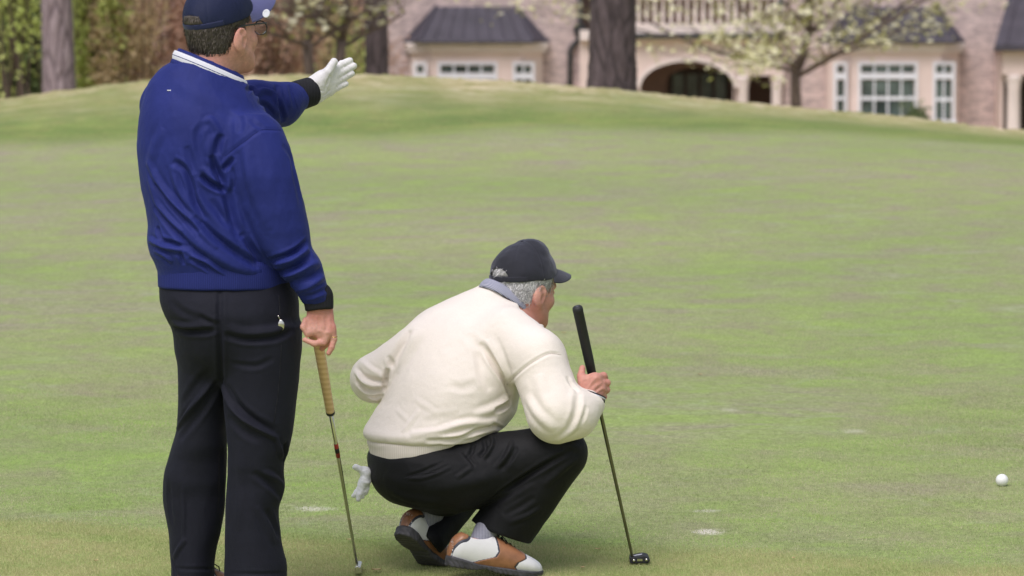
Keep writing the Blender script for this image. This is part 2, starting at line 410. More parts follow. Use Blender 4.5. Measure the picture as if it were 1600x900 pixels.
def bay(px_c):
    """canted bay window with standing seam hip roof"""
    yf = HD - 1.15
    ex0, ex1 = hx(px_c-115, yf-.2), hx(px_c+115, yf-.2)
    ze, zt = hz(66.5, yf), hz(12, HD-.2)
    tx0, tx1 = hx(px_c-64, HD-.35), hx(px_c+64, HD-.35)
    # wall: polygon plan extruded
    bx0, bx1 = hx(px_c-106, yf), hx(px_c+104, yf); c = .62
    plan = [(bx0, HD-.02), (bx0+.05, HD-.5), (bx0+c, yf), (bx1-c, yf), (bx1-.05, HD-.5), (bx1, HD-.02)]
    n = len(plan); z0, z1 = HG, hz(82, yf)
    mb = MB(); mb.add([(x, y, z0) for x, y in plan] + [(x, y, z1) for x, y in plan],
                      [tuple(range(n-1, -1, -1)), tuple(range(n, 2*n))] + [(i, (i+1) % n, (i+1) % n+n, i+n) for i in range(n)])
    hb('bay_wall', M_STUCCO, mb)
    # cornice, two steps
    def ring(off, za, zb):
        p = [(bx0-off, HD-.03), (bx0-off+.03, HD-.55), (bx0+c-off*.6, yf-off), (bx1-c+off*.6, yf-off), (bx1+off-.03, HD-.55), (bx1+off, HD-.03)]
        MBx.add([(x, y, za) for x, y in p] + [(x, y, zb) for x, y in p],
                [tuple(range(n-1, -1, -1)), tuple(range(n, 2*n))] + [(i, (i+1) % n, (i+1) % n+n, i+n) for i in range(n)])
    MBx = MB(); ring(.10, z1+.002, z1+.12); ring(.16, z1+.122, ze-.002); hb('cornice', M_STUCCO_PALE, MBx)
    # hip roof core and panels
    e0, e1 = (ex0, yf-.28), (ex1, yf-.28)
    top = [(tx0, HD-.06, zt), (tx1, HD-.06, zt)]
    fl, fr = (ex0+.42, yf-.30, ze), (ex1-.42, yf-.30, ze)
    bl, br = (ex0, HD-.03, ze), (ex1, HD-.03, ze)
    tl, tr = (tx0, HD-.35, zt), (tx1, HD-.35, zt)
    tbl, tbr = (tx0, HD-.03, zt), (tx1, HD-.03, zt)
    vs = [bl, fl, fr, br, tbl, tl, tr, tbr]
    core = MB().add(vs, [(3, 2, 1, 0), (0, 1, 5, 4), (1, 2, 6, 5), (2, 3, 7, 6), (4, 5, 6, 7), (0, 4, 7, 3)])
    ro = hb('roof', M_ROOF, core)
    def lerp(a, b, t): return tuple(a[i]+(b[i]-a[i])*t for i in range(3))
    for (a0, a1, b0, b1, k) in ((fl, fr, tl, tr, 8), (bl, fl, tbl, tl, 3), (fr, br, tr, tbr, 3)):
        nrm = (Vector(a1)-Vector(a0)).cross(Vector(b0)-Vector(a0)).normalized()
        if nrm.z < 0: nrm = -nrm
        for i in range(k):
            g = .015
            q = [lerp(a0, a1, (i+g)/k), lerp(a0, a1, (i+1-g)/k), lerp(b0, b1, (i+1-g)/k), lerp(b0, b1, (i+g)/k)]
            up = [tuple(Vector(p)+nrm*.03) for p in q]
            sub(ro, 'roof_panel', M_ROOF, MB().add(q+up, [(0, 1, 2, 3), (4, 5, 6, 7), (0, 1, 5, 4), (1, 2, 6, 5), (2, 3, 7, 6), (3, 0, 4, 7)]))
            s0, s1 = lerp(a0, a1, i/k), lerp(b0, b1, i/k)
            sub(ro, 'seam', M_ROOF, MB().tube([Vector(s0)+nrm*.045, Vector(s1)+nrm*.045], .022, 5))
    hip = MB()
    for a, b in ((fl, tl), (fr, tr)): hip.tube([Vector(a)+Vector((0, -.02, .05)), Vector(b)+Vector((0, -.02, .05))], .05, 6)
    hip.tube([Vector(fl)+Vector((0, -.02, .02)), Vector(fr)+Vector((0, -.02, .02))], .045, 6)
    sub(ro, 'roof_trim', M_ROOF, hip)
    # windows
    zt1, zs = hz(101, yf), hz(184, yf)
    ztr = hz(119, yf)
    window(hx(px_c-57, yf), hx(px_c+28, yf), zs, zt1, yf-.03, 4, 2, ztr)
    window(hx(px_c+60, yf), hx(px_c+86, yf), zs-.06, zt1, yf-.03, 2, 2, ztr)
    window(hx(px_c-95, yf), hx(px_c-82, yf), zs, zt1, yf-.03, 1, 2, ztr) if True else None
bay(745); bay(1402)

# facade walls (brick piers between the openings)
def wall(px0, px1, z0, z1, y0=HD, m=None, name='wall'):
    hb(name, m or M_BRICK, MB().box(hx(px0), hx(px1), y0, y0+.35, z0, z1))
ZT = 6.4
wall(606, 906, HG, ZT)
wall(1225, 1566, HG, ZT)
# porch block with arch between 906 and 1225
yp = HD - .35
def px_arc(x0, x1, ytop, yspring, n=18):
    cx, rx, rz = (x0+x1)/2, (x1-x0)/2, None
    return [(cx - rx*math.cos(math.pi*i/n), yspring-(yspring-ytop)*math.sin(math.pi*i/n)) for i in range(n+1)]
def arch_wall(x0, x1, ax0, ax1, ytop, ysp, z1, y0, y1, name, m):
    arc = px_arc(ax0, ax1, ytop, ysp)
    mb = MB(); zb = HG
    X = lambda p: hx(p, y0); Z = lambda p: hz(p, y0)
    # left pier, right pier, and spandrel strips
    mb.box(X(x0), X(ax0), y0, y1, zb, z1); mb.box(X(ax1), X(x1), y0, y1, zb, z1)
    for (pa, pb) in zip(arc[:-1], arc[1:]):
        mb.prism([(X(pa[0]), Z(pa[1])), (X(pb[0]), Z(pb[1])), (X(pb[0]), z1), (X(pa[0]), z1)], y0, y1)
    return hb(name, m, mb)
zpt = hz(63, yp)
arch_wall(906, 1148, 1001, 1147, 96, 135, zpt, yp, yp+.4, 'porch_wall', M_STUCCO)
MBa = MB()
arc_o = px_arc(994, 1154, 89, 137); arc_i = px_arc(1001, 1147, 96, 136)
for i in range(len(arc_o)-1):
    q = [arc_i[i], arc_i[i+1], arc_o[i+1], arc_o[i]]
    MBa.prism([(hx(a, yp-.05), hz(b, yp-.05)) for a, b in q], yp-.05, yp-.003)
hb('arch_trim', M_STUCCO_PALE, MBa)
# side opening between columns
hb('porch_lintel', M_STUCCO, MB().box(hx(1148.2, yp), hx(1225, yp), yp, yp+.4, hz(118, yp), zpt))
def column(px0, px1, pytop, y):
    cx = (hx(px0, y)+hx(px1, y))/2; r = (hx(px1, y)-hx(px0, y))/2; zt = hz(pytop, y)
    h = zt-HG
    prof = [(r*1.25, 0), (r*1.25, .15), (r*1.05, .2), (r, .26), (r*.92, h-.36), (r*1.02, h-.3), (r*.95, h-.24), (r*1.25, h-.12), (r*1.3, h-.003)]
    hb('column', M_STUCCO_PALE, MB().lathe(prof, (cx, y+.2, HG), 14), smooth=True)
column(1150, 1171, 118, yp); column(1206, 1224, 118, yp)
# porch interior
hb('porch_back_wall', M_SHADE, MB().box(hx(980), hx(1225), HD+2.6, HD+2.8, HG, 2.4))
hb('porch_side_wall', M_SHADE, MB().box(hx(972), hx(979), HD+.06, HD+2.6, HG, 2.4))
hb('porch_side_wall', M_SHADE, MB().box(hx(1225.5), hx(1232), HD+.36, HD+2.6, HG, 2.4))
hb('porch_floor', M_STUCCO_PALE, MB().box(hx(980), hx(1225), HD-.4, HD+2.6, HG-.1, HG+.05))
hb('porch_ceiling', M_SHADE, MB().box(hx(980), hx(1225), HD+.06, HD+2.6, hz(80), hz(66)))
dy = HD+2.55
dr = hb('door', M_DOOR, MB().box(hx(1046, dy), hx(1140, dy), dy, dy+.08, HG, hz(110, dy)))
for i in range(4):
    a = 1052+i*22
    sub(dr, 'pane', M_GLASS, MB().box(hx(a, dy), hx(a+16, dy), dy-.015, dy-.003, HG+.9, hz(116, dy)))
arch2 = MB()
for pa, pb in zip(px_arc(1040, 1146, 104, 128)[:-1], px_arc(1040, 1146, 104, 128)[1:]):
    arch2.prism([(hx(pa[0], dy), hz(pa[1], dy)), (hx(pb[0], dy), hz(pb[1], dy)), (hx(pb[0], dy), hz(60, dy)), (hx(pa[0], dy), hz(60, dy))], dy-.5, dy-.3)
arch2.box(hx(985, dy), hx(1040, dy), dy-.5, dy-.3, HG, hz(60, dy)); arch2.box(hx(1146, dy), hx(1160, dy), dy-.5, dy-.3, HG, hz(60, dy))
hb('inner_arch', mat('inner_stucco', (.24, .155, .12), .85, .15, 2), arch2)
# balcony over the porch
hb('balcony_slab', M_STUCCO_PALE, MB().box(hx(906, yp-.2), hx(1225, yp-.2), yp-.2, HD+2.4, zpt+.003, hz(47, yp-.2)))
hb('balcony_gutter', M_IRON, MB().box(hx(985, yp-.25), hx(1222, yp-.25), yp-.3, yp-.205, hz(60, yp-.3), hz(52, yp-.3)))
yb = yp-.1
hb('handrail', M_STUCCO_PALE, MB().box(hx(990, yb), hx(1225, yb), yb-.1, yb+.1, hz(-2, yb), hz(-12, yb)))
hb('plinth', M_STUCCO_PALE, MB().box(hx(990, yb), hx(1225, yb), yb-.1, yb+.1, hz(46.5, yb), hz(37, yb)))
h = hz(-2, yb)-hz(37, yb)
bal = MB().lathe([(.05, 0), (.05, .06), (.03, .09), (.062, h*.36), (.03, h*.72), (.045, h*.8), (.035, h*.86), (.05, h-.06), (.05, h-.004)], (0, 0, 0), 10).mesh('baluster', True)
bal.materials.append(M_STUCCO_PALE)
for i in range(18):
    px = 998 + i*12.6
    link('baluster', bal, None, house, (hx(px, yb)-HB[0], yb-HB[1], hz(37, yb)+.002-HB[2]))
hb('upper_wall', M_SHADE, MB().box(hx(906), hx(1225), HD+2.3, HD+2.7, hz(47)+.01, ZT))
# downpipe
dp = MB().tube([(hx(906), HD-.12, hz(-40)), (hx(906), HD-.12, hz(56)), (hx(904), HD-.12, hz(62)), (hx(893), HD-.12, hz(74)), (hx(890.5), HD-.12, hz(80)), (hx(890.5), HD-.12, HG)], .07, 8)
dpo = hb('downpipe', M_IRON, dp, smooth=True)
sub(dpo, 'rain_head', M_IRON, MB().lathe([(.08, 0), (.17, .22), (.18, .38), (.15, .385)], (hx(906), HD-.16, hz(62)), 4))
for py in (90, 125): sub(dpo, 'bracket', M_IRON, MB().box(hx(888), hx(893), HD-.2, HD-.004, hz(py)-.04, hz(py)+.04))
# right porch: column and dark roof
y2 = HD-1.6
hb('side_wall', M_STUCCO, MB().box(hx(1566), hx(1760), HD+.01, HD+.33, HG, ZT))
hb('side_porch_lintel', M_STUCCO, MB().box(hx(1567, y2), hx(1760, y2), y2, y2+.4, hz(117, y2), hz(80, y2)))
column(1575, 1597, 117, y2); column(1640, 1662, 117, y2)
hb('side_door', M_DOOR, MB().box(hx(1568.5), hx(1640), HD-.06, HD+.005, HG, hz(112)))
hb('side_porch_pier', M_STUCCO, MB().box(hx(1567, y2), hx(1571.5, y2), y2+.41, HD-.01, HG, hz(80, y2)))
pr = hb('side_porch_roof', M_ROOF, MB().add(
    [(hx(1552, y2), y2-.3, hz(79, y2)), (hx(1760, y2), y2-.3, hz(79, y2)), (hx(1760), HD-.01, hz(79)), (hx(1552), HD-.01, hz(79)),
     (hx(1552, y2), y2-.3, hz(70, y2)), (hx(1760, y2), y2-.3, hz(70, y2)), (hx(1760), HD-.01, hz(-14)), (hx(1577), HD-.01, hz(-14))],
    [(0, 1, 2, 3), (4, 5, 6, 7), (0, 1, 5, 4), (1, 2, 6, 5), (2, 3, 7, 6), (3, 0, 4, 7)]))
for i in range(6):
    t = (i+.5)/6; a = Vector((hx(1552+208*t, y2), y2-.3, hz(70, y2))); b = Vector((hx(1577+183*t), HD-.01, hz(-14)))
    sub(pr, 'seam', M_ROOF, MB().tube([a+Vector((0, 0, .02)), b+Vector((0, 0, .02))], .03, 5))
window(hx(1582), hx(1630), hz(40), hz(-55), HD-.02, 2, 2)
# main roof and upper windows, above the frame
hb('main_roof', M_ROOF, MB().add([(hx(590), HD-.5, ZT), (hx(1770), HD-.5, ZT), (hx(1770), HD+9, ZT), (hx(590), HD+9, ZT), (hx(700), HD+4, ZT+3.4), (hx(1660), HD+4, ZT+3.4)],
    [(3, 2, 1, 0), (0, 1, 5, 4), (1, 2, 5), (2, 3, 4, 5), (3, 0, 4)]))
hb('end_wall', M_BRICK, MB().box(hx(606), hx(612), HD+.351, HD+8.5, HG, ZT))
for px in (745, 1402):
    window(hx(px-40), hx(px+40), 3.2, 5.2, HD-.03, 4, 2)

# ================================================================ VEGETATION
def leaf_quads(P, size, rng, droop=.3, aspect=.6):
    """one diamond leaf at each point"""
    n = len(P)
    a = rng.normal(size=(n, 3)); a /= np.linalg.norm(a, axis=1, keepdims=True)
    b = rng.normal(size=(n, 3)); b -= a*np.sum(a*b, 1, keepdims=True); b /= np.linalg.norm(b, axis=1, keepdims=True)
    s = size*rng.uniform(.6, 1.4, (n, 1))
    V = np.stack([P-a*s*.5, P+b*s*.5*aspect, P+a*s*.5, P-b*s*.5*aspect], 1).reshape(-1, 3)
    return V, np.arange(4*n).reshape(n, 4)
def clump_points(n, c, r, rng, nc=30, cr=.28, hollow=.5):
    """points in lumps scattered through an ellipsoid"""
    u = rng.normal(size=(nc, 3)); u /= np.linalg.norm(u, axis=1, keepdims=True)
    cc = u*(hollow+(1-hollow)*rng.random((nc, 1)))**.8
    k = rng.integers(0, nc, n)
    p = cc[k] + rng.normal(size=(n, 3))*cr*rng.uniform(.5, 1.1, nc)[k][:, None]
    tone = rng.random(nc)[k]*.55 + rng.random(n)*.45
    return np.asarray(c)+p*np.asarray(r), tone
M_BARK = None
def bark_mat(name, c0, c1, s=7):
    m, nt, bs = new_mat(name)
    v = coords(nt, (1, 1, .22))
    n = noise_tex(nt, v, s*2.2, 6, .7, .8)
    vo = nd(nt, 'ShaderNodeTexVoronoi'); vo.inputs['Scale'].default_value = s; vo.feature = 'DISTANCE_TO_EDGE'
    nt.links.new(v, vo.inputs['Vector'])
    c = ramp(nt, n, [(.3, c0), (.68, c1)])
    c = mix(nt, ramp(nt, vo.outputs['Distance'], [(0, .75), (.12, 0.0)]), c, [x*.45 for x in c0])
    nt.links.new(c, bs.inputs['Base Color']); bs.inputs['Roughness'].default_value = .9
    add_bump(nt, bs, vo.outputs['Distance'], .6, .05)
    return m
M_PINEBARK = bark_mat('pine_bark', (.046, .033, .035), (.125, .095, .10))
M_PINEBARK2 = bark_mat('pine_bark_grey', (.15, .105, .115), (.36, .29, .31))
M_DOGBARK = bark_mat('dogwood_bark', (.10, .072, .062), (.24, .18, .155), 14)
M_NEEDLE = leaf_mat('pine_needles', (.02, .045, .015), (.07, .12, .035))
def pine(px, D, r0, lean, height, label, m):
    x = float(W(px, 64, D)[0]); z0 = g1(x, D)-.15
    t = empty('pine_tree', (x, D, z0), label, 'tree', None)
    rng = np.random.default_rng(int(px))
    seg, rows = 72, 150
    A = np.linspace(0, 2*np.pi, seg, endpoint=False); H = np.concatenate([np.linspace(0, 4.2, 110), np.linspace(4.4, height, 40)])
    V = np.zeros((len(H), seg, 3))
    plate = rng.random((400, 40))
    for i, hh in enumerate(H):
        rr = r0*(1-.75*hh/height)*(1+.28*math.exp(-hh/.35))
        # plated bark: vertical ridges that break and shift
        ph = 9*A/(2*np.pi)*2 + .6*np.sin(hh*3+A*2)+.5*np.sin(hh*1.1+A*3)
        ridge = np.abs(np.sin(ph*np.pi))**.5
        br = .5+.5*np.sin(hh*14+np.floor(ph)*2.4)
        rad = rr*(1+.055*(ridge-.6)+.03*(br-.5)*ridge+.015*rng.normal(size=seg))
        cx = lean[0]*hh+.02*math.sin(hh*.9); cy = lean[1]*hh
        V[i, :, 0] = cx+rad*np.cos(A); V[i, :, 1] = cy+rad*np.sin(A); V[i, :, 2] = hh
    I = np.arange(len(H)*seg).reshape(len(H), seg)
    Q = np.stack([I[:-1], np.roll(I[:-1], -1, 1), np.roll(I[1:], -1, 1), I[1:]], -1).reshape(-1, 4)
    link('trunk', npmesh('trunk', V.reshape(-1, 3), Q), m, t)
    lm = MB(); pts = []
    for k in range(14):
        hh = height*(.5+.5*k/14); an = rng.uniform(0, 6.28); ln = 2.6*(1.15-k/14)
        p0 = Vector((lean[0]*hh, lean[1]*hh, hh)); p1 = p0+Vector((math.cos(an)*ln, math.sin(an)*ln, .5))
        lm.tube([p0, (p0+p1)/2+Vector((0, 0, .2)), p1], [.07, .05, .02], 6)
        q = rng.random((160, 1)); pts.append(np.array(p0)+(np.array(p1)-np.array(p0))*(.35+.7*q)+rng.normal(size=(160, 3))*.35)
    lm.build('limb', m, t)
    P = np.concatenate(pts); Vv, Fq = leaf_quads(P, .38, rng, aspect=.25)
    link('crown', npmesh('crown', Vv, Fq, False, {'tone': ('FACE', rng.random(len(Fq)))}), M_NEEDLE, t)
pine(955, 43, .272, (.0, 0), 17, 'thick dark pine trunk in front of the house porch', M_PINEBARK)
pine(93, 50, .225, (-.025, 0), 16, 'greyish pine trunk at far left before the green thicket', M_PINEBARK2)
pine(587, 60, .205, (.0, 0), 17, 'dark pine trunk just left of the house corner', M_PINEBARK)

M_PETAL = leaf_mat('dogwood_bracts', (.64, .61, .34), (.88, .85, .64), .6, .3)
M_YOUNG = leaf_mat('young_leaves', (.34, .36, .10), (.62, .60, .26), .6, .35)
def dogwood(px, D, r0, fork_py, spread, label, nflow, seed, stems=1, low=0):
    x = float(W(px, 64, D)[0]); z0 = g1(x, D)-.1
    t = empty('dogwood_tree', (x, D, z0), label, 'tree')
    rnd = random.Random(seed); rng = np.random.default_rng(seed)
    tb = MB(); lb = MB(); tips = []
    zf = float(W(px, fork_py, D)[2])-z0
    def grow(p, d, ln, r, lev):
        n = 4; pts = [p]; rads = [r]
        for i in range(n):
            d = (d+Vector((rnd.gauss(0, .16), rnd.gauss(0, .16), rnd.gauss(.02, .10)))).normalized()
            p = p+d*ln/n; pts.append(p); rads.append(max(.006, r*(1-.5*(i+1)/n)))
            if lev >= 2: tips.append((p.copy(), lev))
            if lev < 4 and (i > 0 or lev > 0):
                for _ in range(2 if lev < 2 else 1):
                    if rnd.random() < .8:
                        an = rnd.uniform(0, 6.28)
                        s = Vector((math.cos(an), math.sin(an)*.8, rnd.uniform(-.12, .35)))
                        grow(p, (d*.45+s*.85).normalized(), ln*rnd.uniform(.45, .68), rads[-1]*.62, lev+1)
        (lb if lev else lb).tube(pts, rads, 6 if lev < 2 else 4)
    for s in range(stems):
        off = Vector((0, 0, 0)) if stems == 1 else Vector((s*.28-.2, s*.2, 0))
        top = Vector((off.x*1.8, off.y, zf))
        hgt = np.linspace(0, 1, 8)
        tb.tube([off+(top-off)*h+Vector((.03*math.sin(h*5+s), 0, 0)) for h in hgt], [r0*(1.25-.35*h) for h in hgt], 12)
        nb = 6 if stems == 1 else 2
        for k in range(nb):
            an = 2*math.pi*(k+.3*rnd.random())/nb
            grow(top-Vector((0, 0, rnd.uniform(0, .25))), Vector((math.cos(an), math.sin(an)*.7, rnd.uniform(.05, .5))).normalized(), spread*rnd.uniform(.7, 1.1), r0*.40, 1)
        grow(top, Vector((.1, 0, 1)), spread*.9, r0*.8, 1)
    tb.build('trunk', M_DOGBARK, t, smooth=True); lb.build('limb', M_DOGBARK, t, smooth=True)
    T = np.array([tuple(p) for p, l in tips])
    T = T[(T[:, 2] > zf-.75+low)]
    # bract flowers: four petals each, in sprays near twig ends
    k = rng.integers(0, len(T), nflow); P = T[k]+rng.normal(size=(nflow, 3))*np.array((.16, .16, .07))
    V = []
    for p in P:
        up = Vector((rng.normal()*.35, rng.normal()*.35-.35, 1)).normalized(); a = up.orthogonal().normalized(); b = up.cross(a); s = rng.uniform(.045, .085)
        for q in range(4):
            an = q*math.pi/2; u = a*math.cos(an)+b*math.sin(an); w_ = up.cross(u); p0 = Vector(p)
            V += [p0, p0+u*s*.6+w_*s*.5+up*.01, p0+u*s*1.15+up*.02, p0+u*s*.6-w_*s*.5+up*.01]
    nq = len(V)//4
    o = link('blossom', npmesh('blossom', np.array([tuple(v) for v in V]), np.arange(nq*4).reshape(-1, 4), False, {'tone': ('FACE', np.repeat(rng.random(nq//4), 4))}), M_PETAL, t); o['kind'] = 'stuff'
    m2 = int(nflow*1.1); k = rng.integers(0, len(T), m2)
    Vv, Fq = leaf_quads(T[k]+rng.normal(size=(m2, 3))*.13, .10, rng)
    o = link('crown', npmesh('crown', Vv, Fq, False, {'tone': ('FACE', rng.random(len(Fq)))}), M_YOUNG, t); o['kind'] = 'stuff'
dogwood(1245, 84, .125, 108, 3.9, 'flowering dogwood with cream blossom in front of the right bay window', 2600, 5)
dogwood(519, 57, .085, 62, 1.25, 'flowering dogwood behind the pointing glove, left of the house', 140, 11, 2)

M_G1 = leaf_mat('shrub_green', (.22, .29, .09), (.50, .58, .20))
M_G2 = leaf_mat('shrub_dark', (.075, .105, .055), (.24, .31, .12))
M_G3 = leaf_mat('shrub_lime', (.40, .48, .13), (.72, .76, .30))
M_B1 = leaf_mat('shrub_russet', (.44, .27, .20), (.64, .43, .33))
M_B2 = leaf_mat('shrub_tan', (.46, .34, .20), (.66, .52, .32))
M_B3 = leaf_mat('shrub_mauve', (.52, .37, .34), (.72, .55, .52))
M_TWIG = mat('twig', (.10, .07, .055), .9, .3, 5)
def shrub(name, px, D, wpx, hm, m, label, cat, n, leaf, seed, zoff=0, depth=1.0, group=None):
    x = float(W(px, 64, D)[0]); z0 = g1(x, D)+zoff; rx = wpx/F*D/2
    t = empty(name, (x, D, z0), label, cat, group)
    rng = np.random.default_rng(seed)
    n = int(n*1.9); leaf *= .72
    P, tone = clump_points(n, (0, 0, hm*.52), (rx, rx*depth, hm*.5), rng, 46, .2, .25)
    P[:, 2] = np.maximum(P[:, 2], .03)
    Vv, Fq = leaf_quads(P, leaf, rng)
    link('crown', npmesh('crown', Vv, Fq, False, {'tone': ('FACE', tone)}), m, t)
    tw = MB()
    for k in range(26):
        an = rng.uniform(0, 6.28); q = rng.uniform(.3, 1)
        p1 = Vector((math.cos(an)*rx*.85*q, math.sin(an)*rx*depth*.8*q, hm*rng.uniform(.5, .95)))
        mid = p1*.55+Vector((rng.normal()*.2, rng.normal()*.2, .1))
        tw.tube([(rng.normal()*rx*.4, rng.normal()*.3, 0), mid, p1], [.016, .011, .005], 5)
    tw.build('stem', M_TWIG, t)
    return t
shrub('evergreen_shrub', 20, 62, 190, 6.0, M_G2, 'dark evergreen shrub at the far left edge behind the pine', 'shrub', 5200, .17, 1)
shrub('leafy_shrub', 22, 58, 135, 5.6, M_G3, 'lime green leafy shrub left of the grey pine trunk', 'shrub', 2300, .15, 2, 1.2)
shrub('evergreen_shrub', 60, 70, 230, 6.5, M_G2, 'deep green shrub directly behind the grey pine trunk', 'shrub', 5000, .18, 3)
shrub('leafy_shrub', 150, 60, 110, 5.0, M_G3, 'mid green shrub just right of the grey pine trunk', 'shrub', 3000, .14, 4, .4)
shrub('brown_shrub', 190, 60, 150, 4.2, M_B2, 'tan brown shrub left of the blue jacket shoulder', 'shrub', 3600, .12, 5)
shrub('brown_shrub', 248, 64, 165, 4.6, M_B1, 'russet brown shrub behind the shoulder of the standing man', 'shrub', 4200, .12, 6)
shrub('brown_shrub', 205, 72, 200, 6.2, M_B3, 'mauve brown twiggy shrub left of the navy cap', 'shrub', 4600, .13, 7)
shrub('brown_shrub', 330, 70, 190, 5.6, M_B3, 'mauve brown shrub hidden behind the head in the navy cap', 'shrub', 3200, .13, 8)
shrub('brown_shrub', 425, 62, 140, 4.0, M_B1, 'russet brown shrub right of the bespectacled face', 'shrub', 3800, .12, 9)
shrub('brown_shrub', 470, 70, 160, 5.2, M_B2, 'tan shrub above the raised white glove', 'shrub', 3400, .13, 10)
shrub('leafy_shrub', 487, 60, 55, 1.9, M_G1, 'small green shrub behind the raised gloved hand', 'shrub', 900, .12, 12)
shrub('leafy_shrub', 545, 72, 90, 3.4, M_G3, 'lime leafed shrub between dogwood stems and dark pine', 'shrub', 1300, .13, 13)
shrub('brown_shrub', 560, 76, 150, 4.8, M_B1, 'russet shrub behind the dark pine by the house corner', 'shrub', 3000, .13, 14)
shrub('clipped_bush', 1428, 95, 62, 1.75, M_G2, 'low dark green bush under the right bay window', 'bush', 1600, .1, 15, -.25)
def woods():
    rng = np.random.default_rng(99); P = []; T = []
    for k in range(86):
        x = -60+k*.72; D = 88+rng.uniform(-4, 6)
        p, t = clump_points(1500, (x, D, 3.0+rng.uniform(-.5, .5)), (1.5, 1.6, 4.6), rng, 30, .24, .2); P.append(p); T.append(t)
    P = np.concatenate(P); T = np.concatenate(T)
    ok = P[:, 0] < hx(600)-.6; P = P[ok]; T = T[ok]
    Vv, Fq = leaf_quads(P, .34, rng)
    o = link('woods', npmesh('woods', Vv, Fq, False, {'tone': ('FACE', T)}), leaf_mat('woods_leaves', (.12, .12, .065), (.40, .37, .22)))
    tag(o, 'far mixed wood behind the shrubs on the left', 'woods', kind='stuff')
woods()

# ================================================================ IMPLICIT SURFACES (bodies, clothing, shoes)
def _bb(pts, r):
    pts = np.atleast_2d(pts); return pts.min(0)-r, pts.max(0)+r
class Prim:
    def __init__(s, fn, lo, hi): s.fn, s.lo, s.hi = fn, np.asarray(lo, float), np.asarray(hi, float)
    def __call__(s, P): return s.fn(P)
def cone(a, b, ra, rb):
    a = np.asarray(a, np.float32); b = np.asarray(b, np.float32); ab = b-a; l2 = float(ab@ab)+1e-12
    def fn(P):
        q = P-a; h = np.clip(q@ab/l2, 0, 1)
        return np.linalg.norm(q-h[:, None]*ab, axis=1)-(ra+(rb-ra)*h)
    return Prim(fn, *_bb([a, b], max(ra, rb)))
def ell(c, r, M=None):
    c = np.asarray(c, np.float32); r = np.asarray(r, np.float32)
    def fn(P):
        q = P-c
        if M is not None: q = q@M
        k0 = np.linalg.norm(q/r, axis=1); k1 = np.linalg.norm(q/(r*r), axis=1)+1e-9
        return k0*(k0-1)/k1
    return Prim(fn, *_bb([c], float(max(r))))
def loft(rows, n=90):
    """rows (z, cx, cy, rx, ry[, rot]) bottom to top: stacked ellipses smoothly joined"""
    rows = sorted([tuple(r)+((0,) if len(r) == 5 else ()) for r in rows]); A = np.array(rows, float)
    zz = np.linspace(A[0, 0], A[-1, 0], n); B = hermite(A[:, 0], A[:, 1:], zz)
    lo = (B[:, 0]-B[:, 2:4].max(1)).min(), (B[:, 1]-B[:, 2:4].max(1)).min(), zz[0]
    hi = (B[:, 0]+B[:, 2:4].max(1)).max(), (B[:, 1]+B[:, 2:4].max(1)).max(), zz[-1]
    def fn(P):
        z = P[:, 2]; i = lambda k: np.interp(z, zz, B[:, k])
        x = P[:, 0]-i(0); y = P[:, 1]-i(1); rx = i(2); ry = i(3); c = np.cos(i(4)); s = np.sin(i(4))
        x, y = x*c+y*s, -x*s+y*c
        k0 = np.sqrt((x/rx)**2+(y/ry)**2); k1 = np.sqrt((x/rx**2)**2+(y/ry**2)**2)+1e-9
        d = k0*(k0-1)/k1; dz = np.maximum(zz[0]-z, z-zz[-1])
        return (np.minimum(np.maximum(d, dz), 0)+np.hypot(np.maximum(d, 0), np.maximum(dz, 0))).astype(np.float32)
    return Prim(fn, lo, hi)
def rows_px(rows):
    """rows (py, left px, right px, D, ry[, rot])"""
    out = []
    for r in rows:
        a, b = W(r[1], r[0], r[3]), W(r[2], r[0], r[3])
        out.append((a[2], (a[0]+b[0])/2, r[3]+DOFF, (b[0]-a[0])/2, r[4])+tuple(r[5:]))
    return out
def inset(p, t): return Prim(lambda P: p.fn(P)+t, p.lo, p.hi)
def chain(pts, rads): return [cone(pts[i], pts[i+1], rads[i], rads[i+1]) for i in range(len(pts)-1)]
def smin(a, b, k):
    if k <= 0: return np.minimum(a, b)
    h = np.maximum(k-np.abs(a-b), 0)/k
    return np.minimum(a, b)-h*h*k*.25
def smax(a, b, k): return -smin(-a, -b, k)
def union(ps, k):
    def fn(P):
        d = ps[0].fn(P)
        for p in ps[1:]: d = smin(d, p.fn(P), k)
        return d
    return Prim(fn, np.min([p.lo for p in ps], 0), np.max([p.hi for p in ps], 0))
def fingers(palm, fs, k=.010):
    """palm prim list and finger chains: each finger blends into the palm, not into its neighbours"""
    pm = union(palm, .018); fu = [union(f, .004) for f in fs]
    def fn(P):
        p = pm.fn(P); d = p
        for f in fu: d = smin(d, smin(p, f.fn(P), k), .0015)
        return d
    allp = [pm]+fu
    return Prim(fn, np.min([p.lo for p in allp], 0), np.max([p.hi for p in allp], 0))

